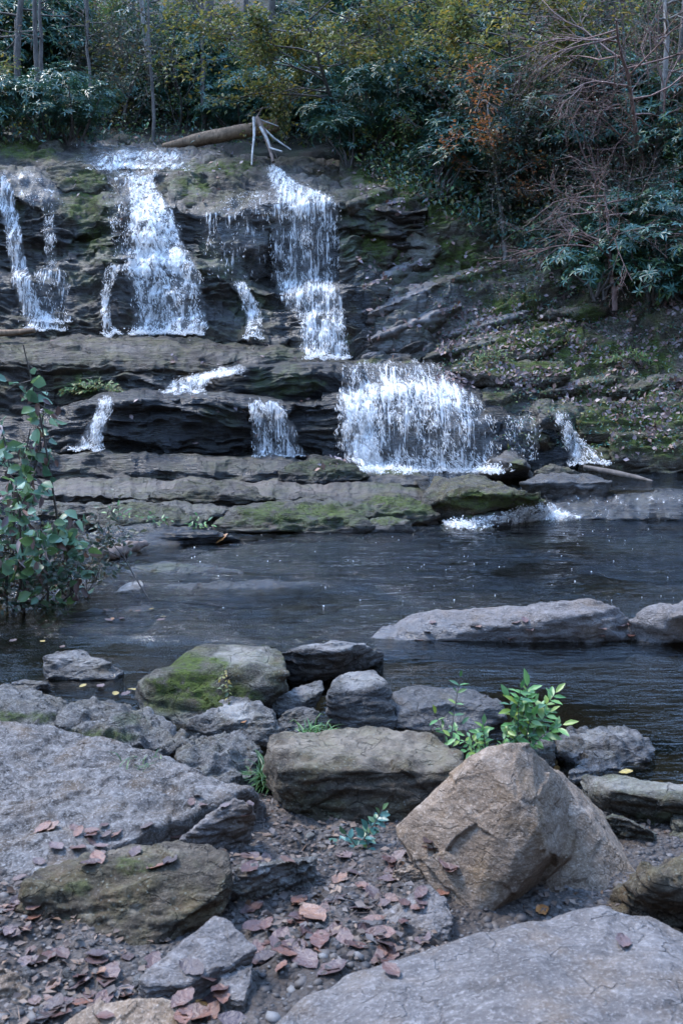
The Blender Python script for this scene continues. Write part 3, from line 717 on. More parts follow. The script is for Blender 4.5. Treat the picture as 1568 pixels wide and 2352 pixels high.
# --- big left pale slab
rk('huge pale rough slab filling the left foreground', [
    (-260, 1640, 1.25), (0, 1655, 1.2), (130, 1664, 1.15), (210, 1685, 1.1), (300, 1712, 1.0), (400, 1748, .9), (500, 1790, .80), (585, 1806, .86), (604, 1852, .70),
    (500, 1872, .60), (400, 1908, .43), (300, 1948, .30), (150, 1990, .12), (0, 2085, 0), (-260, 2200, -.2)], 'pale', 2085, .22, facet=.05, freq=1.5, T=.25, sink=.3, amp=.017, strata=(1, 1.6, 1), ridge=.9, voxel=.012, smooth=4)
rk('rough pale rock with sharp ledges behind the huge left slab, beside the mossy boulder', [
    (150, 1625, .35), (240, 1612, .45), (330, 1632, .45), (410, 1675, .3), (415, 1705, .1), (330, 1745, 0), (200, 1700, 0), (130, 1665, .1)], 'grey', 1740, .08, facet=0.2, T=.3, amp=.03, ridge=.9, moss=[(230, 1690, 90, 18, .7), (300, 1650, 40, 20, .4)])
rk('low rough rock at the left edge between the pool and the huge slab', [
    (-120, 1570, .5), (0, 1582, .45), (75, 1590, .4), (150, 1612, .35), (185, 1640, .2), (120, 1672, 0), (-120, 1672, 0)], 'grey', 1672, .1, T=.3, amp=.028, ridge=.9, moss=[(60, 1645, 90, 14, .8)])
rk('jagged grey rock wedged between the huge left slab and the grass tuft', [
    (410, 1700, .35), (470, 1705, .4), (545, 1690, .4), (598, 1712, .3), (590, 1770, .1), (565, 1830, 0), (500, 1800, 0), (420, 1755, .05)], 'grey', 1830, .1, facet=0.2, T=.3, amp=.03, ridge=.9)
# --- mossy boulder group
rk('large boulder with dark moss on its flank at the near edge of the pool', [
    (318, 1575, .25), (350, 1548, .35), (410, 1512, .5), (465, 1484, .6), (530, 1480, .7), (600, 1480, .7), (650, 1500, .6), (668, 1545, .35), (650, 1585, .2), (600, 1618, .1), (500, 1648, 0), (415, 1662, 0), (355, 1640, .03), (330, 1610, .1),
    (480, 1530, .22), (600, 1545, .25)], 'mossy', 1662, 0, facet=0.07, T=.45, amp=.02, moss=[(430, 1560, 90, 60, 1), (500, 1600, 120, 36, .8), (560, 1600, 60, 30, .5), (380, 1620, 60, 40, .5)], pale=[(560, 1505, 80, 28, 1)], wetline=.06)
rz('flat grey slab behind the mossy boulder, its tip in the pool', [
    (640, 1500, .16), (700, 1492, .2), (760, 1470, .25), (830, 1478, .2), (880, 1500, .05), (872, 1512, .01), (800, 1535, .0), (730, 1558, 0), (660, 1560, 0), (780, 1500, .2)], 'dark', T=.2, amp=.014, pale=[(770, 1485, 90, 16, .9)], wetline=.05)
rk('narrow leaning grey stone between the mossy boulder and the round boulder', [
    (612, 1620, .05), (640, 1598, .15), (700, 1570, .25), (738, 1565, .25), (745, 1582, .15), (700, 1612, .03), (640, 1642, 0)], 'dark', 1642, 0, T=.12, amp=.008, pale=[(680, 1585, 60, 12, .8)], wetline=.04)
rk('small grey stone under the narrow leaning stone', [
    (638, 1655, .05), (660, 1632, .1), (700, 1620, .15), (735, 1632, .12), (725, 1658, .03), (690, 1680, 0), (650, 1680, 0)], 'dark', 1680, 0, T=.12, amp=.008, wetline=.05)
rk('pale grey pointed rock in front of the mossy boulder', [
    (415, 1675, .12), (450, 1645, .2), (530, 1602, .35), (590, 1608, .35), (630, 1645, .2), (643, 1680, .08), (625, 1705, 0), (520, 1702, 0), (470, 1690, .03), (560, 1650, .08)], 'grey', 1705, .02, T=.25, amp=.02, ridge=.8, pale=[(540, 1630, 70, 26, .8)])
rk('rounded grey boulder standing in shallow water in the middle', [
    (750, 1592, .18), (765, 1565, .25), (800, 1545, .3), (860, 1541, .3), (888, 1570, .2), (905, 1620, .1), (913, 1668, .03), (870, 1680, 0), (800, 1668, 0), (760, 1640, .05), (860, 1580, .1)], 'dark', 1680, 0, facet=0.03, T=.3, amp=.012, ridge=.4, smooth=10, pale=[(820, 1560, 60, 26, .9)], wetline=.06)
rk('low wet flat-topped boulder behind the green sprig', [
    (903, 1590, .3), (930, 1580, .4), (1000, 1583, .45), (1090, 1585, .45), (1150, 1612, .3), (1160, 1650, .1), (1100, 1690, 0), (960, 1690, 0), (905, 1650, .05), (960, 1612, .12), (1100, 1625, .12)], 'dark', 1690, -.02, T=.3, amp=.012, wetline=.1, wet=[(1030, 1640, 150, 30, .7)])
rk('grey rock partly under water near the left edge', [
    (100, 1512, .1), (130, 1496, .2), (180, 1492, .3), (230, 1512, .2), (282, 1540, .08), (262, 1558, 0), (200, 1562, 0), (105, 1555, 0)], 'dark', 1562, 0, T=.3, amp=.012, pale=[(180, 1515, 80, 20, .7)], wetline=.04)
rk('thin sliver of rock at the waterline left of the shallow leaves', [
    (28, 1570, .05), (60, 1563, .1), (110, 1568, .1), (118, 1578, 0), (60, 1584, 0)], 'dark', 1584, 0, T=.12, amp=.006, wetline=.03)
# --- middle slab in the pool
rz('long bluish flat slab rising from the pool on the right', [
    (838, 1474, -0.025), (880, 1440, 0.015), (930, 1416, 0.065), (1000, 1404, 0.105), (1180, 1404, 0.105), (1260, 1398, 0.135), (1350, 1374, 0.235), (1375, 1376, 0.235), (1430, 1400, 0.165), (1468, 1452, 0.025), (1440, 1476, -0.015), (1300, 1486, -0.035), (1150, 1474, -0.015), (1000, 1482, -0.035), (900, 1484, -0.035), (1000, 1430, 0.095), (1200, 1430, 0.115), (1340, 1410, 0.185)],
    'slab', facet=0.05, T=.12, amp=.02, strata=(1, 1, 3), ridge=.5, seed=5, wet=[(1030, 1455, 260, 36, .75), (1300, 1468, 160, 22, .6)], wetline=.05, voxel=.018, freq=1.4)
rz('flat grey brown slab at the right edge beside the long bluish slab', [
    (1436, 1424, .12), (1480, 1396, .2), (1568, 1376, .26), (1760, 1360, .3), (1760, 1470, .02), (1568, 1464, .02), (1480, 1464, .02), (1448, 1452, .04), (1568, 1410, .22)], 'slab', T=.15, amp=.02, ridge=.5, wetline=.04, voxel=.018, freq=1.4)
rk('tiny dark rock poking from the pool behind the long bluish slab', [
    (1222, 1395, .1), (1240, 1384, .2), (1270, 1384, .2), (1282, 1396, .05), (1250, 1404, 0)], 'dark', 1404, 0, T=.2, amp=.012, wetline=.06)
# --- foreground boulders
rk('big boulder with a flat pale top and brown front in the centre', [
    (608, 1718, .35), (622, 1694, .5), (690, 1680, .62), (800, 1672, .7), (900, 1674, .7), (990, 1688, .62), (1055, 1732, .45), (1058, 1770, .3), (985, 1840, .12), (900, 1905, .02), (800, 1925, 0), (700, 1925, .03), (665, 1895, .06), (640, 1840, .12), (628, 1770, .2),
    (640, 1722, .16), (760, 1768, .08), (860, 1758, .08), (940, 1768, .12), (980, 1800, .13)],
    'brown', 1925, .08, facet=0.06, T=.3, amp=.016, pale=[(810, 1705, 230, 48, 1), (1000, 1740, 70, 40, .8)], moss=[(720, 1860, 80, 50, .15)], voxel=.008)
rz('large angular tan boulder with a sharp ridge leaning on the others', [
    (1078, 1738, .56), (1120, 1714, .59), (1170, 1708, .6), (1222, 1713, .575), (1286, 1772, .465), (1335, 1860, .34), (1326, 1969, .24),
    (1103, 1745, .575), (1178, 1828, .51), (1233, 1898, .44), (1258, 1965, .35),
    (1053, 1766, .50), (993, 1824, .43), (908, 1897, .35), (912, 1925, .33), (948, 1964, .30), (1033, 2104, .18), (1063, 2138, .16), (1103, 2131, .17), (1213, 2029, .23)],
    'tan', facet=.09, T=.2, amp=.004, ridge=.35, samp=.1, smooth=0, sink=.02, voxel=.005, shrink=.9)
_pa, _pb, _pc = [WZ(np.array(float(x)), np.array(float(y)), z) for x, y, z in ((1200, 1720, .57), (1236, 1900, .435), (1330, 1930, .28))]
_pn = np.cross(_pb - _pa, _pc - _pa); _pn = _pn / np.linalg.norm(_pn)
def onplane(x, y, off=.0):
    r = rays(x, y); o = np.array([0, 0, CAM_H]); t = ((_pa - o) @ _pn) / (r @ _pn); return (x, y, float((r * t)[1]) + off)
hull_rock('boulder', 'reddish grey flat sided slab behind the sharp ridge of the tan boulder', 'rock',
    [onplane(x, y, .012) for x, y in ((1240, 1750), (1283, 1768), (1350, 1830), (1383, 1864), (1433, 1939))] + [(1464, 2010, 2.80), (1400, 2045, 2.74), (1378, 2078, 2.68), (1263, 2112, 2.62), (1200, 2110, 2.66), (1300, 1990, 2.76)],
    M['tan'], facet=.04, T=.25, amp=.007, ridge=.3, samp=.1, smooth=2, voxel=.0075, pale=[(1310, 1860, 60, 14, .9)], seed=12)
rz('broad smooth grey slab across the bottom right corner', [
    (590, 2375, 0.310), (690, 2290, 0.330), (783, 2236, 0.340), (883, 2204, 0.350), (1063, 2145, 0.370), (1213, 2109, 0.390), (1383, 2081, 0.400), (1493, 2091, 0.400), (1568, 2121, 0.390), (1750, 2200, 0.370), (1750, 2560, 0.430), (1100, 2600, 0.410), (560, 2560, 0.330), (1200, 2250, 0.420), (1500, 2250, 0.430)],
    'slab', facet=0.02, T=.04, amp=.012, strata=(1, 1, 1.5), ridge=.6, sink=.25, voxel=.009, seed=77, smooth=4, shrink=.95)
rk('dark brown block with white lichen spots in the lower left', [
    (78, 1998, .26), (200, 1958, .34), (300, 1940, .4), (410, 1934, .42), (480, 1942, .4), (520, 1968, .3), (530, 2010, .2), (500, 2060, .1), (400, 2130, .04), (300, 2190, 0), (240, 2208, 0), (180, 2208, .0), (70, 2180, .03), (45, 2100, .1), (50, 2035, .18),
    (85, 2020, .14), (250, 1980, .18), (400, 1955, .25), (490, 1975, .22)],
    'brown', 2208, .2, facet=0.08, T=.2, amp=.013, ridge=.6, voxel=.0065, moss=[(300, 1990, 60, 20, .5), (180, 2040, 30, 20, .4)], pale=[(204, 2102, 13, 12, 1.2), (310, 2088, 15, 11, 1.2), (380, 2046, 8, 7, 1), (370, 2068, 14, 9, .8), (260, 2120, 12, 10, .6), (300, 1955, 160, 10, .6)], seed=15)
rz('flat grey slab leaning up behind the lichen block', [
    (405, 1935, .24), (470, 1880, .30), (540, 1832, .36), (575, 1850, .34), (590, 1880, .28), (560, 1925, .22), (500, 1950, .2), (430, 1955, .2)], 'slab', T=.06, amp=.007, ridge=.8, shrink=.95)
rz('flat greenish grey slab lying on the gravel in front of the lichen block', [
    (318, 2245, 0.315), (400, 2180, 0.335), (495, 2105, 0.355), (530, 2118, 0.355), (540, 2140, 0.355), (592, 2180, 0.335), (560, 2205, 0.315), (500, 2225, 0.305), (430, 2262, 0.305), (340, 2268, 0.305)], 'slab', T=.03, amp=.004, ridge=.6, sink=.08, shrink=.95)
rz('small pale flat stone below the greenish slab', [
    (500, 2260, 0.295), (525, 2220, 0.305), (580, 2215, 0.305), (575, 2255, 0.295), (560, 2300, 0.285), (510, 2290, 0.285)], 'slab', T=.03, amp=.003, sink=.06, shrink=.95)
rz('yellowish flat slab cut by the bottom edge of the photo', [
    (140, 2345, 0.320), (240, 2302, 0.330), (330, 2295, 0.340), (440, 2302, 0.330), (430, 2350, 0.310), (400, 2420, 0.310), (160, 2420, 0.310)], 'tan', T=.03, amp=.005, sink=.1, shrink=.95)
rz('brown rounded rock in the bottom left corner', [
    (-60, 2240, .34), (0, 2222, .35), (40, 2232, .34), (75, 2285, .30), (108, 2352, .24), (100, 2400, .22), (-60, 2400, .25)], 'tan', T=.12, amp=.008, sink=.1)
rz('pale rock rising from the gravel between the lichen block and the centre boulder', [
    (520, 2040, 0.270), (545, 1990, 0.310), (600, 1985, 0.320), (680, 1975, 0.300), (728, 1972, 0.270), (700, 2010, 0.250), (640, 2035, 0.240), (560, 2062, 0.240)], 'grey', T=.08, amp=.012, ridge=.8, sink=.08, pale=[(590, 2010, 70, 30, .8)], shrink=.95)
rz('grey flat stone tucked under the left corner of the tan boulder', [
    (845, 2120, 0.250), (900, 2085, 0.270), (985, 2030, 0.300), (1020, 2060, 0.290), (1040, 2110, 0.280), (1030, 2150, 0.250), (960, 2165, 0.240), (880, 2160, 0.230)], 'slab', T=.04, amp=.005, sink=.08, shrink=.95)
rz('small brown angular stone on the leaves left of the tan boulder', [
    (892, 2030, .22), (905, 2000, .26), (950, 1985, .28), (970, 2010, .26), (960, 2035, .22), (915, 2045, .2)], 'tan', T=.05, amp=.005, sink=.05)
rk('dark upright stone behind the small brown angular stone', [
    (895, 1985, .05), (900, 1945, .15), (930, 1930, .2), (960, 1955, .15), (965, 1985, .05), (930, 2005, 0)], 'dark', 2005, .12, T=.1, amp=.007, sink=.05)
rz('small pale blue stone beside the bottom right slab', [
    (808, 2200, .24), (820, 2175, .25), (860, 2172, .26), (870, 2195, .25), (840, 2212, .23)], 'slab', T=.03, amp=.003, sink=.05)
rz('long pale-topped slab at the right edge behind the tan boulder', [
    (1328, 1790, .13), (1345, 1776, .17), (1400, 1782, .2), (1480, 1796, .21), (1568, 1808, .22), (1760, 1830, .24), (1760, 1930, .05), (1568, 1905, .04), (1480, 1895, .04), (1400, 1872, .04), (1350, 1838, .05), (1400, 1814, .2), (1480, 1830, .21), (1568, 1842, .22)],
    'mossy', facet=.06, T=.2, amp=.010, pale=[(1450, 1802, 200, 20, 1)], moss=[(1500, 1880, 100, 20, .4)], seed=9)
rz('small grey rock in the gap behind the reddish slab', [
    (1388, 1878, .2), (1420, 1872, .22), (1470, 1895, .21), (1505, 1915, .18), (1500, 1950, .1), (1450, 1965, .08), (1400, 1930, .12)], 'mossy', T=.2, amp=.01)
rz('dark jagged boulder at the right edge beside the reddish slab', [
    (1430, 2030, .30), (1480, 1992, .36), (1568, 1968, .40), (1750, 1950, .42), (1750, 2180, .15), (1568, 2150, .15), (1450, 2120, .15), (1400, 2070, .22), (1500, 2020, .38)], 'brown', facet=.2, T=.25, amp=.016, seed=4)
rk('small green tinged rock at the right edge under the long pale-topped slab', [
    (1540, 1850, .12), (1568, 1832, .18), (1640, 1830, .2), (1640, 1905, 0), (1568, 1905, 0), (1545, 1885, .03)], 'mossy', 1905, .08, T=.1, amp=.008, shift=-.12)
rk('rounded brown rock at the right edge above the dark jagged boulder', [
    (1528, 1930, .1), (1545, 1910, .16), (1600, 1905, .2), (1640, 1920, .2), (1640, 1975, 0), (1540, 1965, 0)], 'mossy', 1970, .1, T=.12, amp=.008, seed=3)
rk('dark folded rock in the shallows right of the green sprig', [
    (1272, 1700, .25), (1310, 1684, .35), (1380, 1668, .42), (1420, 1666, .42), (1465, 1684, .35), (1508, 1722, .2), (1490, 1742, .1), (1420, 1768, .02), (1360, 1772, 0), (1300, 1740, .1), (1400, 1712, .15)],
    'dark', 1772, 0, facet=0.25, T=.2, amp=.022, ridge=1.0, pale=[(1400, 1690, 90, 22, .6)], wetline=.04, seed=8)
rk('small dark rock at the foot of the green sprig', [
    (1215, 1720, .1), (1222, 1685, .18), (1250, 1678, .2), (1272, 1705, .12), (1272, 1745, 0), (1230, 1745, 0)], 'dark', 1745, .03, T=.1, amp=.01)
rk('small wet stone in the gap left of the long pale-topped slab', [
    (1300, 1775, .1), (1330, 1760, .15), (1360, 1768, .15), (1368, 1785, .05), (1320, 1800, 0)], 'dark', 1800, .0, T=.1, amp=.006, wetline=.06)
rk('pale wedge shaped stone standing in the pool at left', [
    (260, 1360, 0), (300, 1338, .15), (322, 1332, .2), (332, 1342, .1), (322, 1362, 0)], 'grey', 1364, 0, T=.12, amp=.006, pale=[(290, 1345, 50, 16, 1)])
# submerged / low shelves at left of pool
rz('low mossy shelf barely above the pool at left', [
    (255, 1318, -0.027), (310, 1298, 0.023), (380, 1290, 0.063), (470, 1296, 0.053), (540, 1308, 0.013), (640, 1320, -0.017), (560, 1330, -0.037), (400, 1330, -0.037), (290, 1328, -0.037)], 'black', T=.15, amp=.012, moss=[(390, 1304, 100, 12, .9)], wetline=.4, voxel=.018)
rz('long dark shelf awash in the pool in front of the low mossy shelf', [
    (320, 1362, -0.030), (400, 1340, 0.020), (520, 1334, 0.040), (650, 1334, 0.030), (760, 1340, -0.010), (650, 1358, -0.020), (500, 1372, -0.030), (350, 1372, -0.040)], 'black', T=.15, amp=.014, wetline=.3, voxel=.018)
rz('dark flat shelf awash just below the pale wedge stone', [
    (130, 1420, -0.025), (220, 1400, 0.005), (330, 1392, 0.015), (400, 1398, -0.005), (330, 1416, -0.025), (180, 1428, -0.035)], 'black', T=.12, amp=.012, wetline=.3, voxel=.018)
rz('low smooth grey rock at the far waterline behind the rotting log', [
    (195, 1248, -0.010), (260, 1238, 0.050), (380, 1234, 0.060), (440, 1242, 0.020), (455, 1254, -0.030), (380, 1262, -0.030), (240, 1266, -0.030)], 'black', T=.25, amp=.015, wetline=.4, voxel=.022)
rk('flat rock shelf at the foot of the lowest ledge left', [
    (180, 1228, .1), (240, 1206, .3), (360, 1204, .4), (500, 1222, .3), (560, 1236, .1), (420, 1246, .0), (220, 1250, 0)], 'black', 1250, -.01, T=.3, amp=.02, wetline=.4, voxel=.025, wet=[(320, 1215, 120, 16, .8)])
# lobes breaking the line of the shelves
def lobe(label, x0, x1, yt, yb, z, mat, mo, seed, wt=.4):
    w_ = x1 - x0; yy = yb - yt
    P = [(x0, yb - yy * .25, .12), (x0 + w_ * .12, yt + yy * .35, .3), (x0 + w_ * .35, yt, .6), (x0 + w_ * .62, yt + yy * .05, .6), (x0 + w_ * .88, yt + yy * .4, .3), (x1, yb - yy * .2, .1), (x0 + w_ * .8, yb, 0), (x0 + w_ * .2, yb, 0), (x0 + w_ * .4, yt + yy * .45, .1), (x0 + w_ * .7, yt + yy * .5, .1)]
    d = D0(yb, z) - .12
    return hull_rock('boulder', label, 'rock', [(a, b_, d + c) for a, b_, c in P], M[mat], T=.6, amp=.045, ridge=.5, smooth=5, voxel=.024, seed=seed, facet=.08, moss=[(x0 + w_ * .5, yt + yy * .5, w_ * .5, yy * .5, mo)] if mo else (), wet=[(x0 + w_ * .5, yb, w_ * .6, yy * .5, wt)])
lobe('smooth brown lobe of rock low on the left of the mossy shelf', 190, 470, 1158, 1212, .02, 'ledge', .3, 31)
lobe('rounded brown lobe with moss in the middle of the mossy shelf', 490, 870, 1150, 1222, .0, 'ledge', .9, 32)
lobe('mossy lobe hanging over the pool left of the rounded mossy mound', 800, 1010, 1132, 1196, .04, 'ledge', .8, 33)
lobe('smooth tan lobe across the left of the pale shelf', 330, 640, 1106, 1150, .17, 'ledge', 0, 34, 0)
lobe('dark lobe at the right end of the low ledge with the blue puddle', 640, 850, 1050, 1104, .25, 'black', .5, 35)
lobe('dark hump in the long ledge under the right high fall', 560, 735, 782, 838, 1.66, 'black', .4, 36) if False else None
# mounds right of centre under the big fall
rk('rounded mossy brown mound at the right end of the ledges', [
    (960, 1150, .2), (1000, 1105, .7), (1060, 1092, .9), (1110, 1104, .8), (1180, 1118, .7), (1250, 1135, .55), (1262, 1160, .3), (1200, 1182, .05), (1100, 1198, 0), (1000, 1190, .05), (960, 1175, .1), (1060, 1130, .3)], 'mossy', 1200, 0, T=.5, amp=.05, ridge=.7, moss=[(1130, 1150, 140, 26, .8)], voxel=.025, seed=6)
rk('low dark boulder with a green cap in front of the rounded mossy mound', [
    (1035, 1190, .1), (1060, 1168, .25), (1100, 1166, .3), (1150, 1180, .2), (1175, 1196, .05), (1100, 1208, 0), (1040, 1208, 0)], 'dark', 1208, 0, T=.2, amp=.02, moss=[(1100, 1175, 60, 14, .8)], voxel=.02)
rk('flat wet blue slab behind the rounded mossy mound', [
    (1190, 1108, .1), (1230, 1090, .5), (1300, 1086, .6), (1370, 1092, .5), (1410, 1106, .2), (1390, 1126, 0), (1300, 1130, 0), (1200, 1128, 0)], 'dark', 1128, .26, T=.4, amp=.02, wet=[(1300, 1105, 120, 20, .9)], voxel=.025)
rk('low dark mossy rock at the foot of the wide lower fall', [
    (815, 1104, .1), (850, 1084, .4), (900, 1078, .5), (960, 1084, .4), (990, 1098, .2), (960, 1112, 0), (850, 1114, 0)], 'dark', 1112, .22, T=.4, amp=.02, moss=[(900, 1086, 60, 8, .7)], voxel=.022)
rk('triangular rock splitting the water at the right foot of the wide fall', [
    (1095, 1088, .05), (1130, 1058, .2), (1160, 1036, .3), (1185, 1040, .3), (1210, 1066, .15), (1225, 1092, 0), (1150, 1098, 0)], 'dark', 1098, .24, T=.4, amp=.025, moss=[(1190, 1065, 20, 20, .6)], voxel=.022)
rk('low brown rock right of the triangular rock', [
    (1225, 1080, .1), (1260, 1066, .2), (1310, 1074, .2), (1330, 1086, .05), (1280, 1094, 0)], 'mossy', 1094, .24, T=.3, amp=.02, voxel=.022)
rk('small dark boulder at the left foot of the lowest ledge', [
    (830, 1205, .1), (850, 1190, .2), (900, 1186, .2), (945, 1196, .15), (950, 1218, 0), (850, 1222, 0)], 'dark', 1222, 0, T=.25, amp=.018, moss=[(890, 1195, 60, 12, .8)], voxel=.02)
# tilted wet slabs stepping down the right slope
def slopeslab(label, x0, y0, x1, y1, w, t, mat='cliff', wet_=1, moss_=0, seed=0, pl=.5):
    m0, m1 = cast(x0, y0), cast(x1, y1)
    if not m0 or not m1: return
    d0, d1 = m0[0].y, m1[0].y; dx, dy = x1 - x0, y1 - y0; L = math.hypot(dx, dy); nx, ny = -dy / L, dx / L
    if ny < 0: nx, ny = -nx, -ny
    pts = []
    for f, k in ((0, .2), (.25, .8), (.6, 1), (.85, .75), (1, .15)):
        bx, by, bd = x0 + dx * f, y0 + dy * f, d0 + (d1 - d0) * f
        pts.append((bx - nx * w * k * .6, by - ny * w * k * .6, bd + .18)); pts.append((bx, by, bd - .17)); pts.append((bx + nx * t * k, by + ny * t * k, bd - .10))
    cx, cy = (x0 + x1) / 2, (y0 + y1) / 2
    return hull_rock('boulder', label, 'rock', pts, M[mat], T=.5, amp=.03, facet=.12, voxel=.026, seed=seed, smooth=2,
                     wet=[(cx, cy - w * .2, L * .6, w * .9, wet_)] if wet_ else (), moss=[(cx + dx * .2, cy + t * .6, L * .35, t, moss_)] if moss_ else (), pale=[(cx, cy - w * .3, L * .5, w * .5, pl)])  # pale strip paints a sheen along the slab's upper side
for q in [('wet tilted slab lowest on the leafy slope beside the right high fall', 830, 822, 990, 762, 30, 26, 'slab', .6, 0, 1),
          ('long wet tilted slab above the widest lower fall, strewn with leaves', 850, 778, 1060, 700, 34, 24, 'slab', .6, .4, 2),
          ('wet slab with a blue sheen in the middle of the leafy slope', 840, 722, 1010, 650, 34, 24, 'slab', .6, 0, 3),
          ('narrow wet slab high on the leafy slope beside the right high fall', 835, 660, 960, 602, 26, 24, 'slab', .6, .6, 4),
          ('dark mossy slab under the curved sapling', 990, 655, 1150, 612, 28, 34, 'slope', .3, 1, 5),
          ('grey brown slab running right from the widest lower fall top', 970, 822, 1180, 770, 34, 26, 'mossy', .5, .5, 6),
          ('pale streaked slab between the leafy slope and the mossy block', 1030, 770, 1220, 712, 28, 24, 'slab', .6, .5, 7),
          ('mossy slab right of the mossy block with leaves', 1230, 728, 1400, 700, 26, 30, 'slope', .2, 1, 8),
          ('low ledge rock under the leaves above the rightmost cascade', 1240, 905, 1420, 868, 28, 26, 'slope', .3, .8, 9),
          ('mossy rock step at the right edge above the waterline', 1400, 900, 1600, 862, 30, 34, 'slope', 0, 1, 10),
          ('mossy rock hump high beside the top of the right high fall', 800, 470, 905, 432, 26, 30, 'slope', .2, 1, 11),
          ('pale edged ledge among the mossy rocks on the right bank', 880, 470, 1010, 448, 20, 26, 'mossy', .3, .8, 12)]:
    slopeslab(q[0], *q[1:7], mat=q[7], wet_=q[8], moss_=q[9], seed=q[10] + 130)
# rocks on the upper cliff
def ck(label, pts, mat, d, **kw): return rk(label, [(a, b_, c) for a, b_, c in pts], mat, 0, dref=d + DS, **kw)
ck('smooth brown mound between the left fall and the main fall', [
    (92, 400, .3), (110, 378, .5), (160, 372, .6), (215, 384, .5), (245, 405, .35), (250, 430, .1), (200, 440, 0), (130, 430, 0), (95, 420, .1)], 'mossy', 16.0, T=.6, amp=.05, ridge=.4, voxel=.035, moss=[(200, 415, 50, 25, .6)], smooth=8)
ck('dark mossy mound between the main fall and the right fall', [
    (362, 430, .3), (380, 410, .5), (430, 404, .6), (475, 420, .5), (492, 450, .2), (480, 472, 0), (420, 476, 0), (375, 462, .1)], 'mossy', 15.9, T=.6, amp=.05, ridge=.4, voxel=.035, moss=[(450, 440, 40, 30, .9)], smooth=8)
ck('mossy boulder at the top left edge of the falls', [
    (-80, 315, .6), (0, 308, .6), (60, 318, .5), (92, 345, .3), (70, 368, 0), (-80, 372, 0)], 'mossy', 17.6, T=.8, amp=.07, voxel=.045, moss=[(20, 340, 90, 30, .9)], smooth=6)
ck('squat brown boulder beside the top left mossy boulder', [
    (82, 350, .3), (100, 325, .5), (135, 324, .5), (150, 350, .3), (140, 374, 0), (85, 376, 0)], 'mossy', 17.4, T=.6, amp=.05, voxel=.04, smooth=6)
ck('mossy hump at the lip left of the dead branches', [
    (490, 388, .2), (520, 368, .5), (555, 370, .5), (585, 390, .3), (590, 410, 0), (500, 412, 0)], 'mossy', 16.9, T=.6, amp=.05, voxel=.035, moss=[(540, 385, 60, 20, 1)], smooth=6)
ck('squared dark block beneath the drips between the upper falls', [
    (500, 505, .3), (530, 485, .4), (600, 482, .4), (618, 500, .3), (618, 560, 0), (560, 575, 0), (505, 560, 0)], 'cliff', 15.2, T=.5, amp=.05, voxel=.03, wet=[(560, 520, 90, 60, 1)])
ck('boulder with a bright green mossy cap right of the right upper fall', [
    (815, 560, .2), (830, 510, .4), (880, 492, .6), (920, 505, .6), (915, 560, .3), (890, 610, 0), (830, 612, 0)], 'slope', 15.1, T=.6, amp=.06, voxel=.035, moss=[(865, 540, 55, 60, 1.2)], smooth=6)
ck('pale bare boulder among the mossy rocks on the right slope', [
    (915, 580, .2), (930, 545, .3), (970, 525, .4), (1005, 530, .4), (1010, 570, .2), (990, 605, 0), (930, 610, 0)], 'mossy', 15.3, T=.5, amp=.05, voxel=.035, pale=[(960, 570, 45, 36, .7)], smooth=6)
ck('mossy ledge block with leaves on the right slope', [
    (1120, 800, .2), (1150, 765, .4), (1240, 745, .5), (1300, 755, .4), (1290, 790, .2), (1220, 820, 0), (1130, 825, 0)], 'slope', 13.4, T=.5, amp=.05, voxel=.03, moss=[(1230, 780, 100, 30, 1.1)])
ck('rounded mossy ledge above the right side of the wide fall', [
    (1030, 850, .1), (1060, 832, .3), (1180, 828, .4), (1290, 832, .35), (1310, 860, .1), (1240, 884, 0), (1090, 866, 0)], 'slope', 12.9, T=.5, amp=.045, voxel=.03, moss=[(1200, 850, 120, 20, .9), (1100, 845, 60, 14, .4)])
ck('dark mossy ledge overhanging the small right cascade', [
    (1325, 960, .1), (1360, 930, .3), (1450, 925, .4), (1640, 905, .5), (1640, 985, 0), (1400, 1000, 0), (1330, 1000, .05)], 'slope', 12.15, T=.5, amp=.05, voxel=.035, moss=[(1460, 955, 200, 40, .9)])
ck('dark earthy mossy bank at the right waterline', [
    (1400, 1010, .15), (1450, 990, .3), (1640, 975, .4), (1640, 1065, 0), (1480, 1062, 0), (1405, 1056, 0)], 'slope', 11.8, T=.6, amp=.05, voxel=.035, moss=[(1480, 1020, 100, 30, .7)])

# ================================================================== WATERFALLS
OCT = np.array([(0, 0, 1), (0, 0, -1), (1, 0, 0), (-1, 0, 0), (0, 1, 0), (0, -1, 0)], float)
OCF = np.array([(0, 2, 4), (0, 4, 3), (0, 3, 5), (0, 5, 2), (1, 4, 2), (1, 3, 4), (1, 5, 3), (1, 2, 5)])
def drops_mesh(pos, dirv, L, Wd, mat, name='spray'):
    n = len(pos); d = dirv / (np.linalg.norm(dirv, axis=1, keepdims=True) + 1e-9)
    a = np.cross(d, np.array([0.3, 1, .1])); a /= np.linalg.norm(a, axis=1, keepdims=True) + 1e-9
    b = np.cross(d, a)
    V = pos[:, None] + OCT[None, :, 2:3] * d[:, None] * L[:, None, None] * .5 + OCT[None, :, 0:1] * a[:, None] * Wd[:, None, None] * .5 + OCT[None, :, 1:2] * b[:, None] * Wd[:, None, None] * .5
    Fq = (np.arange(n)[:, None, None] * 6 + OCF[None]).reshape(-1, 3)
    return mesh_np(name, V.reshape(-1, 3), Fq, mat, True)
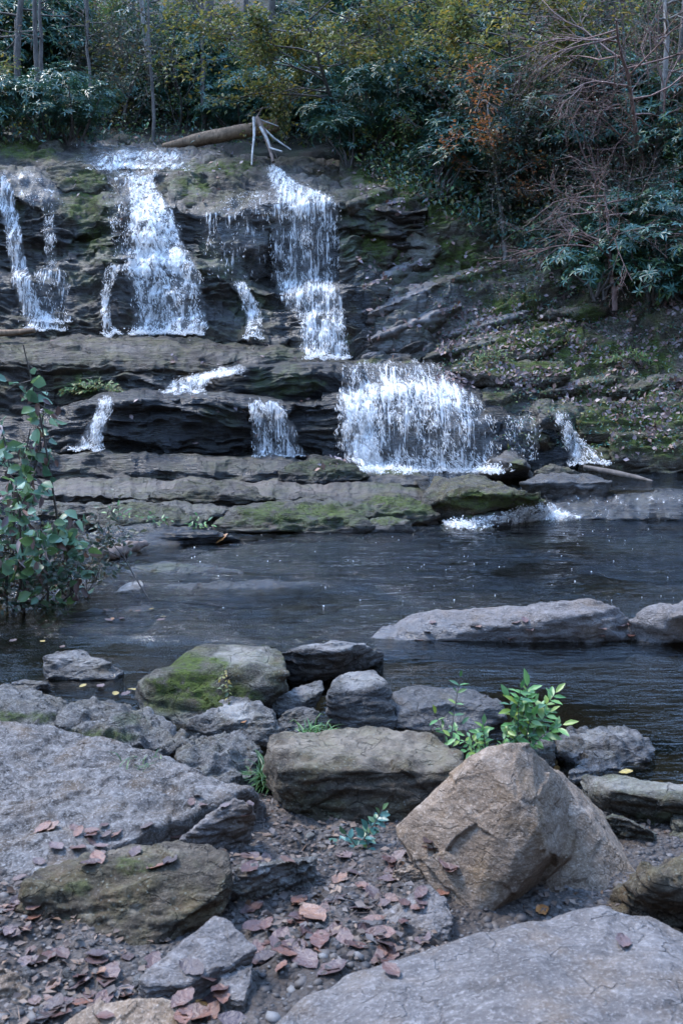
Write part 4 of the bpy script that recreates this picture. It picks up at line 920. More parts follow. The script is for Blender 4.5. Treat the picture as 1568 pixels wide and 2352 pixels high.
def waterfall(label, rows, kind='curtain', drops=2500, off=.05, free=True, dl=(.03, .10), dw=(.004, .010), foam=0, foam_w=.05, seed=0, layers=2, edge=.16):
    rng = np.random.default_rng(seed + 100)
    rows = sorted(rows); ys = np.array([r[0] for r in rows], float)
    nT = max(8, int((ys[-1] - ys[0]) / 3.0)); wid = max(r[2] - r[1] for r in rows); nS = max(8, int(wid / 3.0))
    T = np.linspace(ys[0], ys[-1], nT)
    xl = np.interp(T, ys, [r[1] for r in rows]); xr = np.interp(T, ys, [r[2] for r in rows]); dn = np.interp(T, ys, [r[3] for r in rows])
    q = np.stack([T / 18, T * 0 + seed, T * 0], -1)
    xl = xl + 5 * fbm(q, 2, 1); xr = xr + 5 * fbm(q + 40, 2, 2)
    S = np.linspace(0, 1, nS)
    DX = xl[:, None] + (xr - xl)[:, None] * S; DY = np.repeat(T[:, None], nS, 1)
    tn = (T[:, None] - T[0]) / (T[-1] - T[0]); wv = fbm(np.stack([S * wid / 26, S * 0 + seed, S * 0], -1), 3, 9); wv2 = fbm(np.stack([S * wid / 30, S * 0 + seed + 50, S * 0], -1), 3, 9)
    DY = DY + (wv[None] * tn ** 2 + wv2[None] * (1 - tn) ** 2) * min(11, (T[-1] - T[0]) * .22)
    D = np.full(DX.shape, np.nan)
    for i in range(0, nT):
        for j in range(nS):
            h = cast(DX[i, j], DY[i, j])
            if h: D[i, j] = h[0].y
    med = np.nanmedian(D)
    for j in range(nS):
        c = D[:, j]; ok = ~np.isnan(c)
        if ok.sum() < 2: D[:, j] = med; continue
        c = np.interp(np.arange(nT), np.where(ok)[0], c[ok])
        if free: c = np.minimum.accumulate(c)
        D[:, j] = c
    D = smooth1(smooth1(D, 5, 0), 3, 1)
    root = None
    Pm = W(DX, DY, D - off)
    base = Pm.reshape(-1, 3).mean(0); base[2] = Pm[..., 2].min()
    root = empty('waterfall', base.tolist()); tag(root, label, 'waterfall', 'waterfalls and cascades of the stream')
    for k in range(layers):
        N = grid_normals(Pm); N = np.where((N[..., 1:2] > 0), -N, N)
        bumpy = fbm(np.stack([DX / 9, DY / 22, DX * 0 + k * 9 + seed], -1), 4, 31) * .03 + fbm(np.stack([DX / 3.2, DY / 12, DX * 0 + k], -1), 2, 37) * .014
        G = Pm + N * (bumpy + .035 * k)[..., None]
        u = Pm[..., 0] + k * 3.37 + seed * 1.7
        v = np.concatenate([np.zeros((1, nS)), np.cumsum(np.linalg.norm(np.diff(Pm, axis=0), axis=-1), 0)], 0)
        v = smooth1(v, 3, 1)
        ed = np.minimum(S, 1 - S)[None, :] * np.ones((nT, 1)) + .06 * fbm(np.stack([DX / 12, DY / 30, DX * 0 + seed], -1), 3, 3)
        tf = np.minimum(np.arange(nT), nT - 1 - np.arange(nT))[:, None] * np.ones((1, nS)) / 4.0 + .7
        dens = dn[:, None] * np.clip(ed / edge, 0, 1) ** .6 * np.clip(tf, 0, 1)
        dens = dens * (1 + .35 * fbm(np.stack([DX / 22, DY / 60, DX * 0 + seed + 3], -1), 3, 7))
        dens = np.clip(dens * .95 - .2 * k, 0, 1.3)
        me = mesh_np('water_sheet', (G - base).reshape(-1, 3), grid_faces(nT, nS), M[kind], True, np.stack([u, v], -1).reshape(-1, 2), {'dens': dens})
        obj('water_sheet', me, root)
    if drops:
        ii = rng.random(drops * 6) * (nT - 1.01); jj = rng.random(drops * 6) * (nS - 1.01)
        i0 = ii.astype(int); j0 = jj.astype(int)
        p = Pm[i0, j0] * (1 - (ii - i0))[:, None] + Pm[i0 + 1, j0] * (ii - i0)[:, None]
        p = p + (Pm[i0, j0 + 1] - Pm[i0, j0]) * (jj - j0)[:, None]
        fl = Pm[np.minimum(i0 + 2, nT - 1), j0] - Pm[i0, j0]
        pr = dens[i0, j0] + 1.6 * fbm(p * np.array([11, 11, 4]), 3, seed + 5)
        keep = np.where(pr > .25 + rng.random(len(p)) * 1.0)[0][:int(drops * .26)]
        p = p[keep]; fl = fl[keep] + rng.normal(0, .012, (len(keep), 3))
        n = len(p)
        p = p + np.stack([rng.normal(0, .015, n), -np.abs(rng.normal(0.03, .035, n)), rng.normal(0, .02, n)], -1)
        sc = rng.random(n) ** 2
        L = dl[0] + (dl[1] - dl[0]) * sc; Wd = dw[0] + (dw[1] - dw[0]) * rng.random(n) ** 1.5
        obj('spray', drops_mesh(p - base, fl, L, Wd, M['spray']), root)['kind'] = 'stuff'
    if foam:
        j = rng.random(foam) * (nS - 1.01); j0 = j.astype(int)
        p = Pm[-1, j0] + (Pm[-1, j0 + 1] - Pm[-1, j0]) * (j - j0)[:, None]
        k = np.clip(dn[-1] + .4 * fbm(np.stack([p[:, 0] * 3, p[:, 0] * 0, p[:, 0] * 0], -1), 2, 3), .1, 1)
        p = p + np.stack([rng.normal(0, .02, foam), rng.normal(-.05, foam_w, foam), np.abs(rng.normal(0, .4, foam)) * foam_w * k], -1)
        R = .006 + .016 * rng.random(foam) ** 2.5
        obj('foam', drops_mesh(p - base, rng.normal(0, 1, (foam, 3)) * np.array([1, .6, .3]), R * 1.6, R, M['spray'], 'foam'), root)['kind'] = 'stuff'
    return root

waterfall('brightest and broadest of the high falls, white water widening down the left of the cliff', [
    (402, 285, 352, .9), (440, 292, 368, 1), (480, 292, 395, 1.05), (520, 292, 412, 1.05), (560, 295, 425, 1.0), (598, 285, 440, 1.1), (615, 275, 458, 1.05), (640, 290, 468, .8), (700, 300, 476, .75), (750, 300, 478, .85), (768, 300, 470, 1.0)],
    'cascade', 9000, dl=(.02, .09), dw=(.006, .014), foam=1500, foam_w=.09, seed=1)
waterfall('thin ragged trickle left of the brightest high fall', [(406, 238, 300, .5), (440, 245, 300, .35), (500, 248, 300, .3), (560, 256, 300, .35), (596, 262, 300, .4)], 'curtain', 900, seed=2, layers=1)
waterfall('narrow white side stream hugging the lower left of the brightest fall', [(606, 250, 300, .8), (625, 238, 275, .9), (660, 233, 256, .9), (710, 232, 254, .85), (745, 236, 258, .9), (768, 236, 282, 1)], 'cascade', 900, foam=400, seed=3, layers=1)
waterfall('tall free falling curtain of the right high fall below the dead branches', [
    (384, 616, 640, .9), (400, 615, 658, .95), (425, 620, 690, .95), (450, 622, 765, .95), (466, 619, 780, .85), (520, 619, 782, .55), (600, 620, 782, .55), (645, 622, 782, .65), (662, 632, 784, .95), (700, 648, 790, .65), (735, 680, 794, .75), (750, 690, 796, .95), (790, 688, 800, .8), (824, 700, 802, .9)],
    'curtain', 8500, dl=(.04, .13), dw=(.004, .010), foam=900, foam_w=.08, seed=4)
waterfall('shallow film of water spreading left over the lip of the right high fall', [(438, 560, 630, .45), (455, 520, 630, .6), (470, 500, 625, .35), (490, 470, 622, .3)], 'cascade', 1300, seed=5, layers=1, dl=(.01, .03))
waterfall('fine separate drips hanging from the dark block between the two high falls', [(486, 455, 618, .5), (520, 455, 618, .34), (580, 460, 618, .26), (640, 470, 618, .2)], 'curtain', 500, seed=6, layers=1)
waterfall('leftmost fall, a narrow white ribbon at the left edge of the cliff', [(402, -30, 14, .8), (440, -20, 32, .85), (500, 5, 46, .8), (560, 18, 56, .75), (620, 25, 66, .85), (660, 34, 82, .75), (710, 48, 100, .7), (735, 50, 140, .9), (758, 60, 155, .8)],
    'curtain', 3500, foam=500, seed=7)
waterfall('faint twin veil of water beside the leftmost fall', [(470, 96, 126, .4), (560, 104, 130, .45), (612, 106, 134, .45), (632, 70, 156, .7), (660, 76, 160, .45), (700, 84, 162, .45), (742, 88, 164, .8)], 'curtain', 1400, seed=8, layers=1, foam=300)
waterfall('wet sheen of water creeping over the slab at the top left', [(396, 0, 90, .5), (420, 20, 120, .4), (450, 40, 150, .35), (475, 60, 158, .4)], 'cascade', 700, seed=9, layers=1, dl=(.01, .03))
waterfall('small short cascade between the two high falls', [(645, 532, 562, .85), (680, 548, 582, .9), (715, 560, 602, .9), (745, 565, 604, .9), (776, 560, 606, .75)], 'cascade', 1500, seed=10, foam=150)
waterfall('uppermost wide low cascade at the head of the falls', [(346, 262, 415, .75), (358, 228, 432, .85), (372, 205, 438, .8), (386, 192, 442, .95), (390, 200, 436, .9)], 'cascade', 2500, seed=11, dl=(.015, .04), foam=300, foam_w=.04)
waterfall('shallow rapid running down to the uppermost cascade', [(326, 150, 200, .3), (335, 160, 300, .4), (350, 190, 290, .4), (378, 150, 215, .25)], 'cascade', 400, seed=12, layers=1, dl=(.01, .03))
waterfall('water sliding over the lip between the uppermost cascade and the brightest fall', [(390, 230, 380, .35), (402, 262, 362, .7), (410, 280, 356, .8)], 'cascade', 600, seed=13, layers=1, dl=(.01, .03))
waterfall('small two step cascade above the broad black ledge', [(843, 495, 578, .8), (856, 482, 560, .9), (866, 430, 500, .9), (872, 398, 480, .95), (888, 386, 478, .9), (904, 368, 474, 1)], 'cascade', 2600, seed=14, foam=300, foam_w=.05, dl=(.015, .045))
waterfall('slender cascade at the left end of the broad black ledge', [(914, 226, 262, .8), (945, 222, 258, .8), (980, 200, 246, .9), (1008, 184, 240, .9), (1032, 166, 238, 1)], 'cascade', 2000, seed=15, foam=350, foam_w=.05)
waterfall('fan of thin white threads falling from the middle of the broad black ledge', [(922, 566, 640, .85), (950, 572, 662, .8), (985, 576, 680, .65), (1020, 578, 692, .6), (1046, 580, 702, .75)], 'curtain', 2200, seed=16, foam=200, foam_w=.04)
waterfall('widest lower fall, a domed curtain of white water into the creek', [
    (833, 782, 1008, .62), (850, 782, 1022, .5), (872, 780, 1046, .55), (888, 778, 1062, 1.15), (903, 775, 1085, 1.1), (922, 772, 1112, .7), (960, 770, 1132, .6), (1010, 770, 1148, .5), (1050, 775, 1162, .55), (1076, 815, 1178, .9), (1084, 840, 1150, 1)],
    'curtain', 15000, dl=(.03, .11), dw=(.004, .010), foam=2600, foam_w=.08, seed=17)
waterfall('thickest white chute down the left side of the widest lower fall', [(905, 780, 850, .9), (950, 782, 868, 1), (1000, 784, 872, .95), (1050, 800, 880, 1), (1082, 830, 890, 1.05)], 'cascade', 3000, seed=18, foam=400, off=.09)
waterfall('sparse dripping veil just right of the widest lower fall', [(955, 1150, 1220, .45), (985, 1152, 1242, .4), (1030, 1168, 1238, .3), (1058, 1180, 1232, .3)], 'curtain', 600, seed=19, layers=1)
waterfall('rightmost small cascade tumbling out of the dark corner', [(950, 1268, 1308, .75), (985, 1284, 1316, .7), (1008, 1292, 1330, .85), (1035, 1302, 1368, .75), (1064, 1302, 1396, .8)], 'cascade', 2200, seed=20, foam=400, foam_w=.05)
waterfall('smooth dark rapid curling into the pool at the far right', [(1128, 1230, 1700, .1), (1145, 1250, 1700, .42), (1165, 1215, 1700, .18), (1192, 1150, 1700, .3)], 'cascade', 150, seed=21, layers=1, dl=(.01, .03), dw=(.004, .01))
waterfall('foaming white tongue where the rapid meets the pool', [(1160, 1200, 1262, .9), (1175, 1165, 1300, 1.2), (1190, 1090, 1340, 1.2), (1199, 1050, 1300, 1.0), (1210, 1015, 1130, .8)], 'cascade', 2500, seed=22, foam=2500, foam_w=.09, dl=(.01, .03), dw=(.008, .02), off=.02, free=False)
# bubbles drifting on the pool
def bubbles():
    n = 120; rng = RNG
    bx = rng.uniform(250, 1560, n); by = 1215 + (rng.random(n) ** 1.7) * 190
    P = WZ(bx, by, 0.0)
    R = .003 + .005 * rng.random(n) ** 2
    o = obj('bubbles', drops_mesh(P, rng.normal(0, 1, (n, 3)), R * 2, R * 2, M['spray'], 'bubbles'))
    tag(o, 'tiny white bubbles drifting on the dark pool', 'bubbles', None, 'stuff')
bubbles()

# ================================================================== VEGETATION
def unit(v): return v / (np.linalg.norm(v, axis=-1, keepdims=True) + 1e-9)
def leaf_arrays(pos, dirv, nrm, L, Wd, near=False, droop=.15, fold=.18):
    d = unit(dirv); n = unit(nrm - d * np.sum(nrm * d, -1, keepdims=True)); s = np.cross(d, n)
    L = L[:, None]; Wd = Wd[:, None]
    if not near:
        V = np.stack([pos, pos + d * L * .5 - s * Wd * .5 + n * Wd * fold, pos + d * L - n * L * droop, pos + d * L * .5 + s * Wd * .5 + n * Wd * fold], 1)
        f = np.array([(0, 1, 2), (0, 2, 3)])
    else:
        V = np.stack([pos, pos + d * L * .22 - s * Wd * .36 + n * Wd * fold * .7, pos + d * L * .55 - s * Wd * .48 + n * Wd * fold - n * L * droop * .3,
                      pos + d * L * .85 - s * Wd * .2 + n * Wd * fold * .3 - n * L * droop * .7, pos + d * L - n * L * droop,
                      pos + d * L * .85 + s * Wd * .2 + n * Wd * fold * .3 - n * L * droop * .7, pos + d * L * .55 + s * Wd * .48 + n * Wd * fold - n * L * droop * .3,
                      pos + d * L * .22 + s * Wd * .36 + n * Wd * fold * .7, pos + d * L * .5 - n * L * droop * .25], 1)
        f = np.array([(0, 1, 8), (1, 2, 8), (2, 3, 8), (3, 4, 8), (4, 5, 8), (5, 6, 8), (6, 7, 8), (7, 0, 8)])
    k = V.shape[1]
    return V.reshape(-1, 3), (np.arange(len(pos))[:, None, None] * k + f[None]).reshape(-1, 3)
def leaf_mesh(name, pos, dirv, nrm, L, Wd, mat, **kw):
    V, Fq = leaf_arrays(np.asarray(pos), np.asarray(dirv), np.asarray(nrm), np.asarray(L), np.asarray(Wd), **kw)
    return mesh_np(name, V, Fq, mat, False)
class Tubes:
    def __init__(s): s.V = []; s.F = []; s.n = 0
    def add(s, pts, rad, k=5):
        pts = np.asarray(pts, float); m = len(pts); rad = np.broadcast_to(np.asarray(rad, float), (m,))
        t = unit(np.gradient(pts, axis=0)); ref = np.array([.31, .17, .93]) if abs(t[0][2]) < .9 else np.array([1., .1, .0])
        a = unit(np.cross(t, ref)); b = np.cross(t, a)
        an = np.linspace(0, 2 * np.pi, k, endpoint=False)
        R = pts[:, None] + rad[:, None, None] * (np.cos(an)[None, :, None] * a[:, None] + np.sin(an)[None, :, None] * b[:, None])
        s.V.append(R.reshape(-1, 3))
        i = s.n + np.arange(m * k).reshape(m, k); j = np.roll(i, -1, 1)
        s.F.append(np.stack([i[:-1], j[:-1], j[1:], i[1:]], -1).reshape(-1, 4)); s.n += m * k
    def mesh(s, name, mat): return mesh_np(name, np.concatenate(s.V), np.concatenate(s.F), mat, True)

def wobble(p0, d, L, n, rng, w=.15, grav=0):
    pts = [np.array(p0, float)]; d = np.array(d, float); d /= np.linalg.norm(d)
    for i in range(n):
        d = d + rng.normal(0, w, 3) + np.array([0, 0, grav]); d /= np.linalg.norm(d)
        pts.append(pts[-1] + d * L / n)
    return np.array(pts)
def grow(tb, tips, p0, d, L, r, level, maxl, rng, spread=.7, nb=4, shrink=.6, w=.14, grav=0, k=5):
    n = 5 if level == 0 else 4
    P = wobble(p0, d, L, n, rng, w, grav); tb.add(P, np.linspace(r, r * .45, n + 1), k if level < 2 else 3)
    if level >= maxl:
        tips.append((P, d)); return
    for i in range(nb):
        t = rng.uniform(.3, 1.0) * n; a = min(int(t), n - 1); q = P[a] + (P[a + 1] - P[a]) * (t - a)
        dd = unit(P[a + 1] - P[a]) + rng.normal(0, spread, 3); dd /= np.linalg.norm(dd)
        grow(tb, tips, q, dd, L * shrink * rng.uniform(.7, 1.2), r * .5, level + 1, maxl, rng, spread, nb, shrink, w, grav, k)
    tips.append((P[-2:], d))
def leaves_on(tips, per, L, wl, rng, spread=.08, flat=.6):
    pos = []; dr = []; nr = []
    for P, d in tips:
        m = len(P)
        for _ in range(per):
            t = rng.uniform(0, m - 1); a = min(int(t), m - 2); q = P[a] + (P[a + 1] - P[a]) * (t - a) + rng.normal(0, spread, 3)
            pos.append(q); dv = (P[a + 1] - P[a]); dv = dv / (np.linalg.norm(dv) + 1e-6) * .6 + rng.normal(0, .7, 3); dv[2] = dv[2] * .5 - .15
            dr.append(dv); nn = rng.normal(0, 1 - flat, 3); nn[2] += flat; nr.append(nn)
    n = len(pos); LL = L * rng.uniform(.6, 1.25, n)
    return np.array(pos), np.array(dr), np.array(nr), LL, LL * wl

def make_rhodo(seed, R=.9, H=1.1, ros=560, L=.105):
    rng = np.random.default_rng(seed)
    root = empty('rhododendron_shrub'); tb = Tubes()
    lobes = [(rng.uniform(-R * .7, R * .7), rng.uniform(-R * .6, R * .6), rng.uniform(.25, 1) * H, rng.uniform(.28, .5) * R) for _ in range(8)]
    for lx, ly, lz, lr in lobes:
        P = np.array([(lx * .1, ly * .1, 0), (lx * .35, ly * .35, lz * .35), (lx * .8, ly * .8, lz * .7), (lx, ly, lz)]) + rng.normal(0, .03, (4, 3)); tb.add(P, [.03, .024, .016, .008], 5)
    pos = []; dr = []; nr = []
    for _ in range(ros):
        lx, ly, lz, lr = lobes[rng.integers(len(lobes))]
        v = rng.normal(0, 1, 3); v /= np.linalg.norm(v); v[2] = abs(v[2]) if rng.random() < .75 else v[2]
        c = np.array([lx, ly, lz]) + v * lr * rng.uniform(.55, 1.1) * np.array([1.1, 1.1, .8]); ax = v * .8 + np.array([0, 0, .6]); ax /= np.linalg.norm(ax)
        a = np.cross(ax, [.3, .7, .1]); a /= np.linalg.norm(a); b = np.cross(ax, a); ph = rng.uniform(0, 6.28); k = rng.integers(5, 9)
        for i in range(k):
            an = ph + i * 6.283 / k; dv = (a * math.cos(an) + b * math.sin(an)) * 1 + ax * rng.uniform(-.25, .35)
            pos.append(c); dr.append(dv); nr.append(ax)
    n = len(pos); LL = L * rng.uniform(.7, 1.2, n)
    obj('foliage', leaf_mesh('foliage', pos, dr, nr, LL, LL * .3, M['rhodo'], droop=.12), root)
    obj('stem', tb.mesh('stem', M['bark']), root)
    return root
def make_shrub(seed, mat, R=.8, H=1.2, per=11, L=.07, wl=.5, maxl=2, nb=4, name='shrub', bark='bark', stems=6):
    rng = np.random.default_rng(seed); root = empty(name); tb = Tubes(); tips = []
    for i in range(stems):
        d = np.array([rng.normal(0, .55), rng.normal(0, .55), 1.0])
        grow(tb, tips, (rng.normal(0, .08), rng.normal(0, .08), -.05), d, H * rng.uniform(.6, 1), .016, 0, maxl, rng, .65, nb, .6, .12, 0, 4)
    obj('stem', tb.mesh('stem', M[bark]), root)
    if per: obj('foliage', leaf_mesh('foliage', *leaves_on(tips, per, L, wl, rng), M[mat]), root)
    return root
def make_tree(seed, H, r, mat, per=12, L=.09, wl=.55, cb=.35, blen=2.4, nbr=16, name='forest_tree', bark='bark', lean=(0, 0), grav=0, w=.05):
    rng = np.random.default_rng(seed); root = empty(name); tb = Tubes(); bt = Tubes(); tips = []
    n = 12; P = wobble((0, 0, -.3), (lean[0], lean[1], 1), H, n, rng, w); tb.add(P, np.linspace(r, r * .25, n + 1) * np.r_[1.25, np.ones(n)], 9)
    for i in range(nbr):
        t = (cb + (1 - cb) * rng.random()) * n; a = min(int(t), n - 1); q = P[a] + (P[a + 1] - P[a]) * (t - a)
        an = rng.uniform(0, 6.28); d = np.array([math.cos(an), math.sin(an), rng.uniform(.0, .6)])
        grow(bt, tips, q, d, blen * rng.uniform(.6, 1.1) * (1.2 - .6 * t / n), r * .28, 0, 2, rng, .5, 4, .55, .14, grav, 5)
    obj('trunk', tb.mesh('trunk', M[bark]), root)
    obj('branches', bt.mesh('branches', M[bark]), root)
    if per: obj('crown', leaf_mesh('crown', *leaves_on(tips, per, L, wl, rng, .12), M[mat]), root)
    return root
def copy_thing(root, loc, rz, sc, label, group, cat=None):
    r = root.copy(); link(r); r.location = loc; r.rotation_euler = (0, 0, rz); r.scale = (sc, sc, sc * random.uniform(.9, 1.15))
    for ch in root.children:
        c = ch.copy(); link(c); c.parent = r
    tag(r, label, cat or root.get('category'), group); return r
PROTO = []
def proto(r, cat): r['category'] = cat; PROTO.append(r); return r
RH = [proto(make_rhodo(200 + i), 'shrub') for i in range(4)]
GS = [proto(make_shrub(220 + i, 'green', name='leafy_shrub', L=.075), 'shrub') for i in range(2)]
DS_ = [proto(make_shrub(230 + i, 'drab', name='leafy_shrub', L=.07), 'shrub') for i in range(3)]
YS = [proto(make_shrub(240 + i, 'autumn', name='leafy_shrub', L=.09, H=1.5, per=9), 'shrub') for i in range(3)]
OS = [proto(make_shrub(250, 'orange', name='leafy_shrub', L=.08, H=1.4, per=5), 'shrub')]
BT = [proto(make_shrub(260 + i, 'drab', name='bare_bush', per=1, L=.05, H=1.5, maxl=3, nb=4, bark='twig', stems=5), 'bush') for i in range(2)]
TR = [proto(make_tree(300, 11, .075, 'green', per=7), 'tree'), proto(make_tree(301, 12, .10, 'autumn', per=7), 'tree'), proto(make_tree(302, 10, .055, 'drab', per=6, nbr=12), 'tree'), proto(make_tree(303, 9, .06, 'autumn', per=8, bark='palebark', nbr=14, cb=.2), 'tree')]

def place(protos, n, x0, x1, y0, y1, sc, label, group, zoff=-.1, poly=None):
    for i in range(n):
        for _ in range(30):
            dx = random.uniform(x0, x1); dy = random.uniform(y0, y1)
            if poly is None or poly(dx, dy): break
        h = cast(dx, dy)
        if not h or h[0].y < 12: continue
        copy_thing(random.choice(protos), (h[0].x, h[0].y, h[0].z + zoff), random.uniform(0, 6.28), random.uniform(*sc), label, group)
# left / centre back thicket, bottom row just above the falls
place(RH, 14, -120, 420, 285, 335, (.75, 1.1), 'blue green rhododendron along the top of the falls on the left', 'rhododendrons behind the head of the falls')
place(RH, 12, 420, 900, 235, 330, (.8, 1.25), 'dark blue green rhododendron behind the fallen log', 'rhododendrons behind the fallen log')
place(RH, 18, -100, 900, 150, 270, (1.0, 1.6), 'dim rhododendron in the shaded thicket higher up the back slope', 'rhododendrons on the back slope')
place(DS_, 12, -100, 700, 120, 310, (1.0, 1.6), 'drab leafy shrub in the hazy thicket at upper left', 'drab shrubs on the back slope')
place(YS, 8, -100, 650, 40, 300, (.8, 1.5), 'yellowing shrub dotted among the dark thicket at upper left', 'yellow shrubs on the back slope')
place(GS, 8, 100, 620, 40, 330, (.8, 1.2), 'green leafy shrub in the upper left thicket', 'green shrubs on the back slope')
place(RH, 12, 700, 1150, 60, 330, (1.0, 1.4), 'rhododendron in the thicket above the mossy right bank', 'rhododendrons above the right bank')
up = lambda x, y: y < 345 + (x - 780) * .52
place(RH, 36, 780, 1640, 60, 660, (.8, 1.35), 'blue green rhododendron on the steep right bank', 'rhododendrons on the right bank', poly=up)
place(DS_, 34, 800, 1640, 0, 660, (.8, 1.4), 'drab leafy shrub on the steep right bank', 'drab shrubs on the right bank', poly=up)
place(GS, 12, 800, 1640, 0, 620, (.7, 1.2), 'green leafy shrub on the steep right bank', 'green shrubs on the right bank', poly=up)
place(YS, 6, 850, 1400, 0, 330, (.8, 1.3), 'yellow leaved shrub high on the right bank', 'yellow shrubs on the right bank', poly=up)
place(BT, 13, 1000, 1640, 180, 620, (.8, 1.5), 'bare twiggy bush tangled over the right bank', 'bare bushes on the right bank', poly=up)
place(OS, 4, 1030, 1160, 130, 330, (.7, 1.0), 'orange leaved shrub beside the curved sapling', 'orange shrubs by the curved sapling', poly=up)
# trees (trunks one can tell apart)
def put(p, dx, dy, d, label, group=None, sc=1, rz=0, cat=None, zo=0):
    h = cast(dx, dy)
    loc = (h[0].x, h[0].y, h[0].z + zo) if (h and d is None) else tuple(W(dx, dy, d).tolist())
    return copy_thing(p, loc, rz, sc, label, group, cat)
for dx, dy, k, sc, lb in [
    (40, 300, 0, 1.0, 'dark straight tree trunk at the far left edge behind the falls'), (98, 310, 2, 1.0, 'slim dark tree right of the far left trunk'),
    (200, 250, 2, .9, 'slender tree in the haze above the uppermost cascade'), (348, 270, 3, 1.1, 'thin pale barked tree above the uppermost cascade'),
    (470, 180, 1, 1.2, 'thick pale brown trunk standing above the fallen log'), (300, 150, 0, 1.0, 'leafy tree on the back slope left of the thick pale brown trunk'),
    (620, 200, 1, .9, 'yellow leaved tree behind the dead branches'), (830, 180, 3, 1.0, 'yellow leaved tree leaning over the right high fall'),
    (930, 190, 2, 1.0, 'thin dark tree behind the head of the mossy bank'), (1060, 120, 1, .8, 'yellow leaved tree at the top centre right'),
    (1250, 90, 3, .8, 'yellow green tree near the top of the right bank'), (1500, 240, 0, 1.0, 'dark trunk rising through the bare bushes at upper right'),
    (1545, 300, 2, 1.0, 'slim grey tree at the right edge of the bank'), (-60, 240, 1, 1.0, 'tree just outside the far left trunk'), (560, 120, 0, 1.0, 'dark tree high on the back slope left of centre'),
    (160, 120, 1, 1.0, 'yellowing tree in the haze at the top left'), (420, 60, 0, 1.1, 'tall tree at the top of the back slope'), (760, 60, 0, 1.1, 'green tree at the top of the back slope above the falls')]:
    put(TR[k], dx, dy, None, lb, None, sc, dx * .7)
for p in PROTO:
    for ch in list(p.children): bpy.data.objects.remove(ch)
    bpy.data.objects.remove(p)

# hanging yellow sprays
def spray_tree(label, base, top, mat, seed, blen=1.6, nbr=16, bark='bark', per=9, L=.085, cb=.3, r=.05, name='sapling', wob=.1, lv=2):
    rng = np.random.default_rng(seed); root = empty(name, tuple(base)); tb = Tubes(); bt = Tubes(); tips = []
    d = np.array(top) - np.array(base); H = np.linalg.norm(d); n = 10
    P = np.array([d * t for t in np.linspace(0, 1, n + 1)]) + np.cumsum(rng.normal(0, wob * H / 60, (n + 1, 3)), 0) ; P[0] = (0, 0, -.15)
    tb.add(P, np.linspace(r, r * .3, n + 1), 7)
    for i in range(nbr):
        t = (cb + (1 - cb) * (i + rng.random()) / nbr) * n; a = min(int(t), n - 1); q = P[a] + (P[a + 1] - P[a]) * (t - a)
        an = rng.uniform(0, 6.28); dd = np.array([math.cos(an), math.sin(an) * .7, rng.uniform(-.1, .5)])
        grow(bt, tips, q, dd, blen * rng.uniform(.5, 1.1), r * .35, 0, lv, rng, .42, 4, .55, .12, -.02, 4)
    obj('trunk', tb.mesh('trunk', M[bark]), root); obj('branches', bt.mesh('branches', M[bark]), root)
    if per: obj('foliage', leaf_mesh('foliage', *leaves_on(tips, per, L, .55, rng, .07, .75), M[mat]), root)
    tag(root, label, 'tree'); return root
def hitp(dx, dy, fb=17):
    h = cast(dx, dy); return np.array(h[0]) if h else W(dx, dy, fb)
spray_tree('yellow leaved young tree spreading over the rhododendrons in the centre', hitp(800, 345), W(700, 40, 18.3), 'autumn', 401, blen=1.7, nbr=20, cb=.4, per=14, L=.1)
spray_tree('slanting brown trunked tree with golden leaves left of the mossy bank', hitp(915, 300), W(850, -60, 19.5), 'autumn', 402, blen=1.7, nbr=14, cb=.35, r=.07)
spray_tree('young tree with flat sprays of yellow green leaves at the top centre right', hitp(1180, 330), W(1160, -20, 17.2), 'autumn', 403, blen=1.4, nbr=16, cb=.45, per=13, L=.1)
b0 = hitp(1160, 590)
spray_tree('thin curved sapling with a few orange leaves on the right bank', b0, W(1110, 230, b0[1] - .1), 'orange', 404, blen=.75, nbr=11, bark='palebark', per=5, L=.075, cb=.35, r=.045, wob=.25)
b0 = hitp(1410, 690); b0 = W(1412, 690, b0[1] - .2)
spray_tree('small bare tree with long arching twigs in front of the low rhododendron', b0, W(1380, 430, b0[1]), 'drab', 405, blen=1.25, nbr=14, bark='twig', per=1, L=.04, cb=.35, r=.045, wob=.3, lv=3)
spray_tree('bare grey tree sweeping its twigs across the upper right bank', hitp(1480, 420), W(1400, 60, 15.3), 'drab', 406, blen=1.5, nbr=16, bark='twig', per=1, L=.05, cb=.2, r=.05, wob=.3, lv=3)
def slim(label, bx, by, tx, ty, r, bark, seed, mat='drab', per=2):
    b_ = hitp(bx, by); t_ = W(tx, ty, b_[1] + .4); t_[2] += .8
    spray_tree(label, b_, t_, mat, seed, blen=.8, nbr=9, cb=.45, r=r, bark=bark, per=per, name='slender_tree', wob=.45, lv=1)
for q in [('slender grey trunk rising left of the fallen log', 350, 322, 333, -20, .04, 'bark', 421), ('slim dark trunk in the haze right of the far left edge', 100, 312, 92, -20, .06, 'bark', 422),
          ('dark slim trunk between the far left edge and the slender grey trunk', 205, 322, 180, -20, .04, 'bark', 423), ('dark straight trunk at the far left edge of the head of the falls', 38, 306, 42, -20, .085, 'bark', 424),
          ('brown slender trunk rising directly behind the fallen log', 468, 300, 458, -20, .06, 'bark', 425), ('forked slender trunk above the mossy bank', 920, 330, 880, -20, .05, 'bark', 426),
          ('tall grey trunk through the bare bushes at upper right', 1490, 470, 1515, -20, .07, 'palebark', 427), ('thin leaning trunk at upper right of the curved sapling', 1330, 400, 1230, 60, .035, 'palebark', 428),
          ('thin upright trunk left of the tall grey trunk', 1455, 430, 1400, -20, .035, 'bark', 429)]:
    slim(*q)
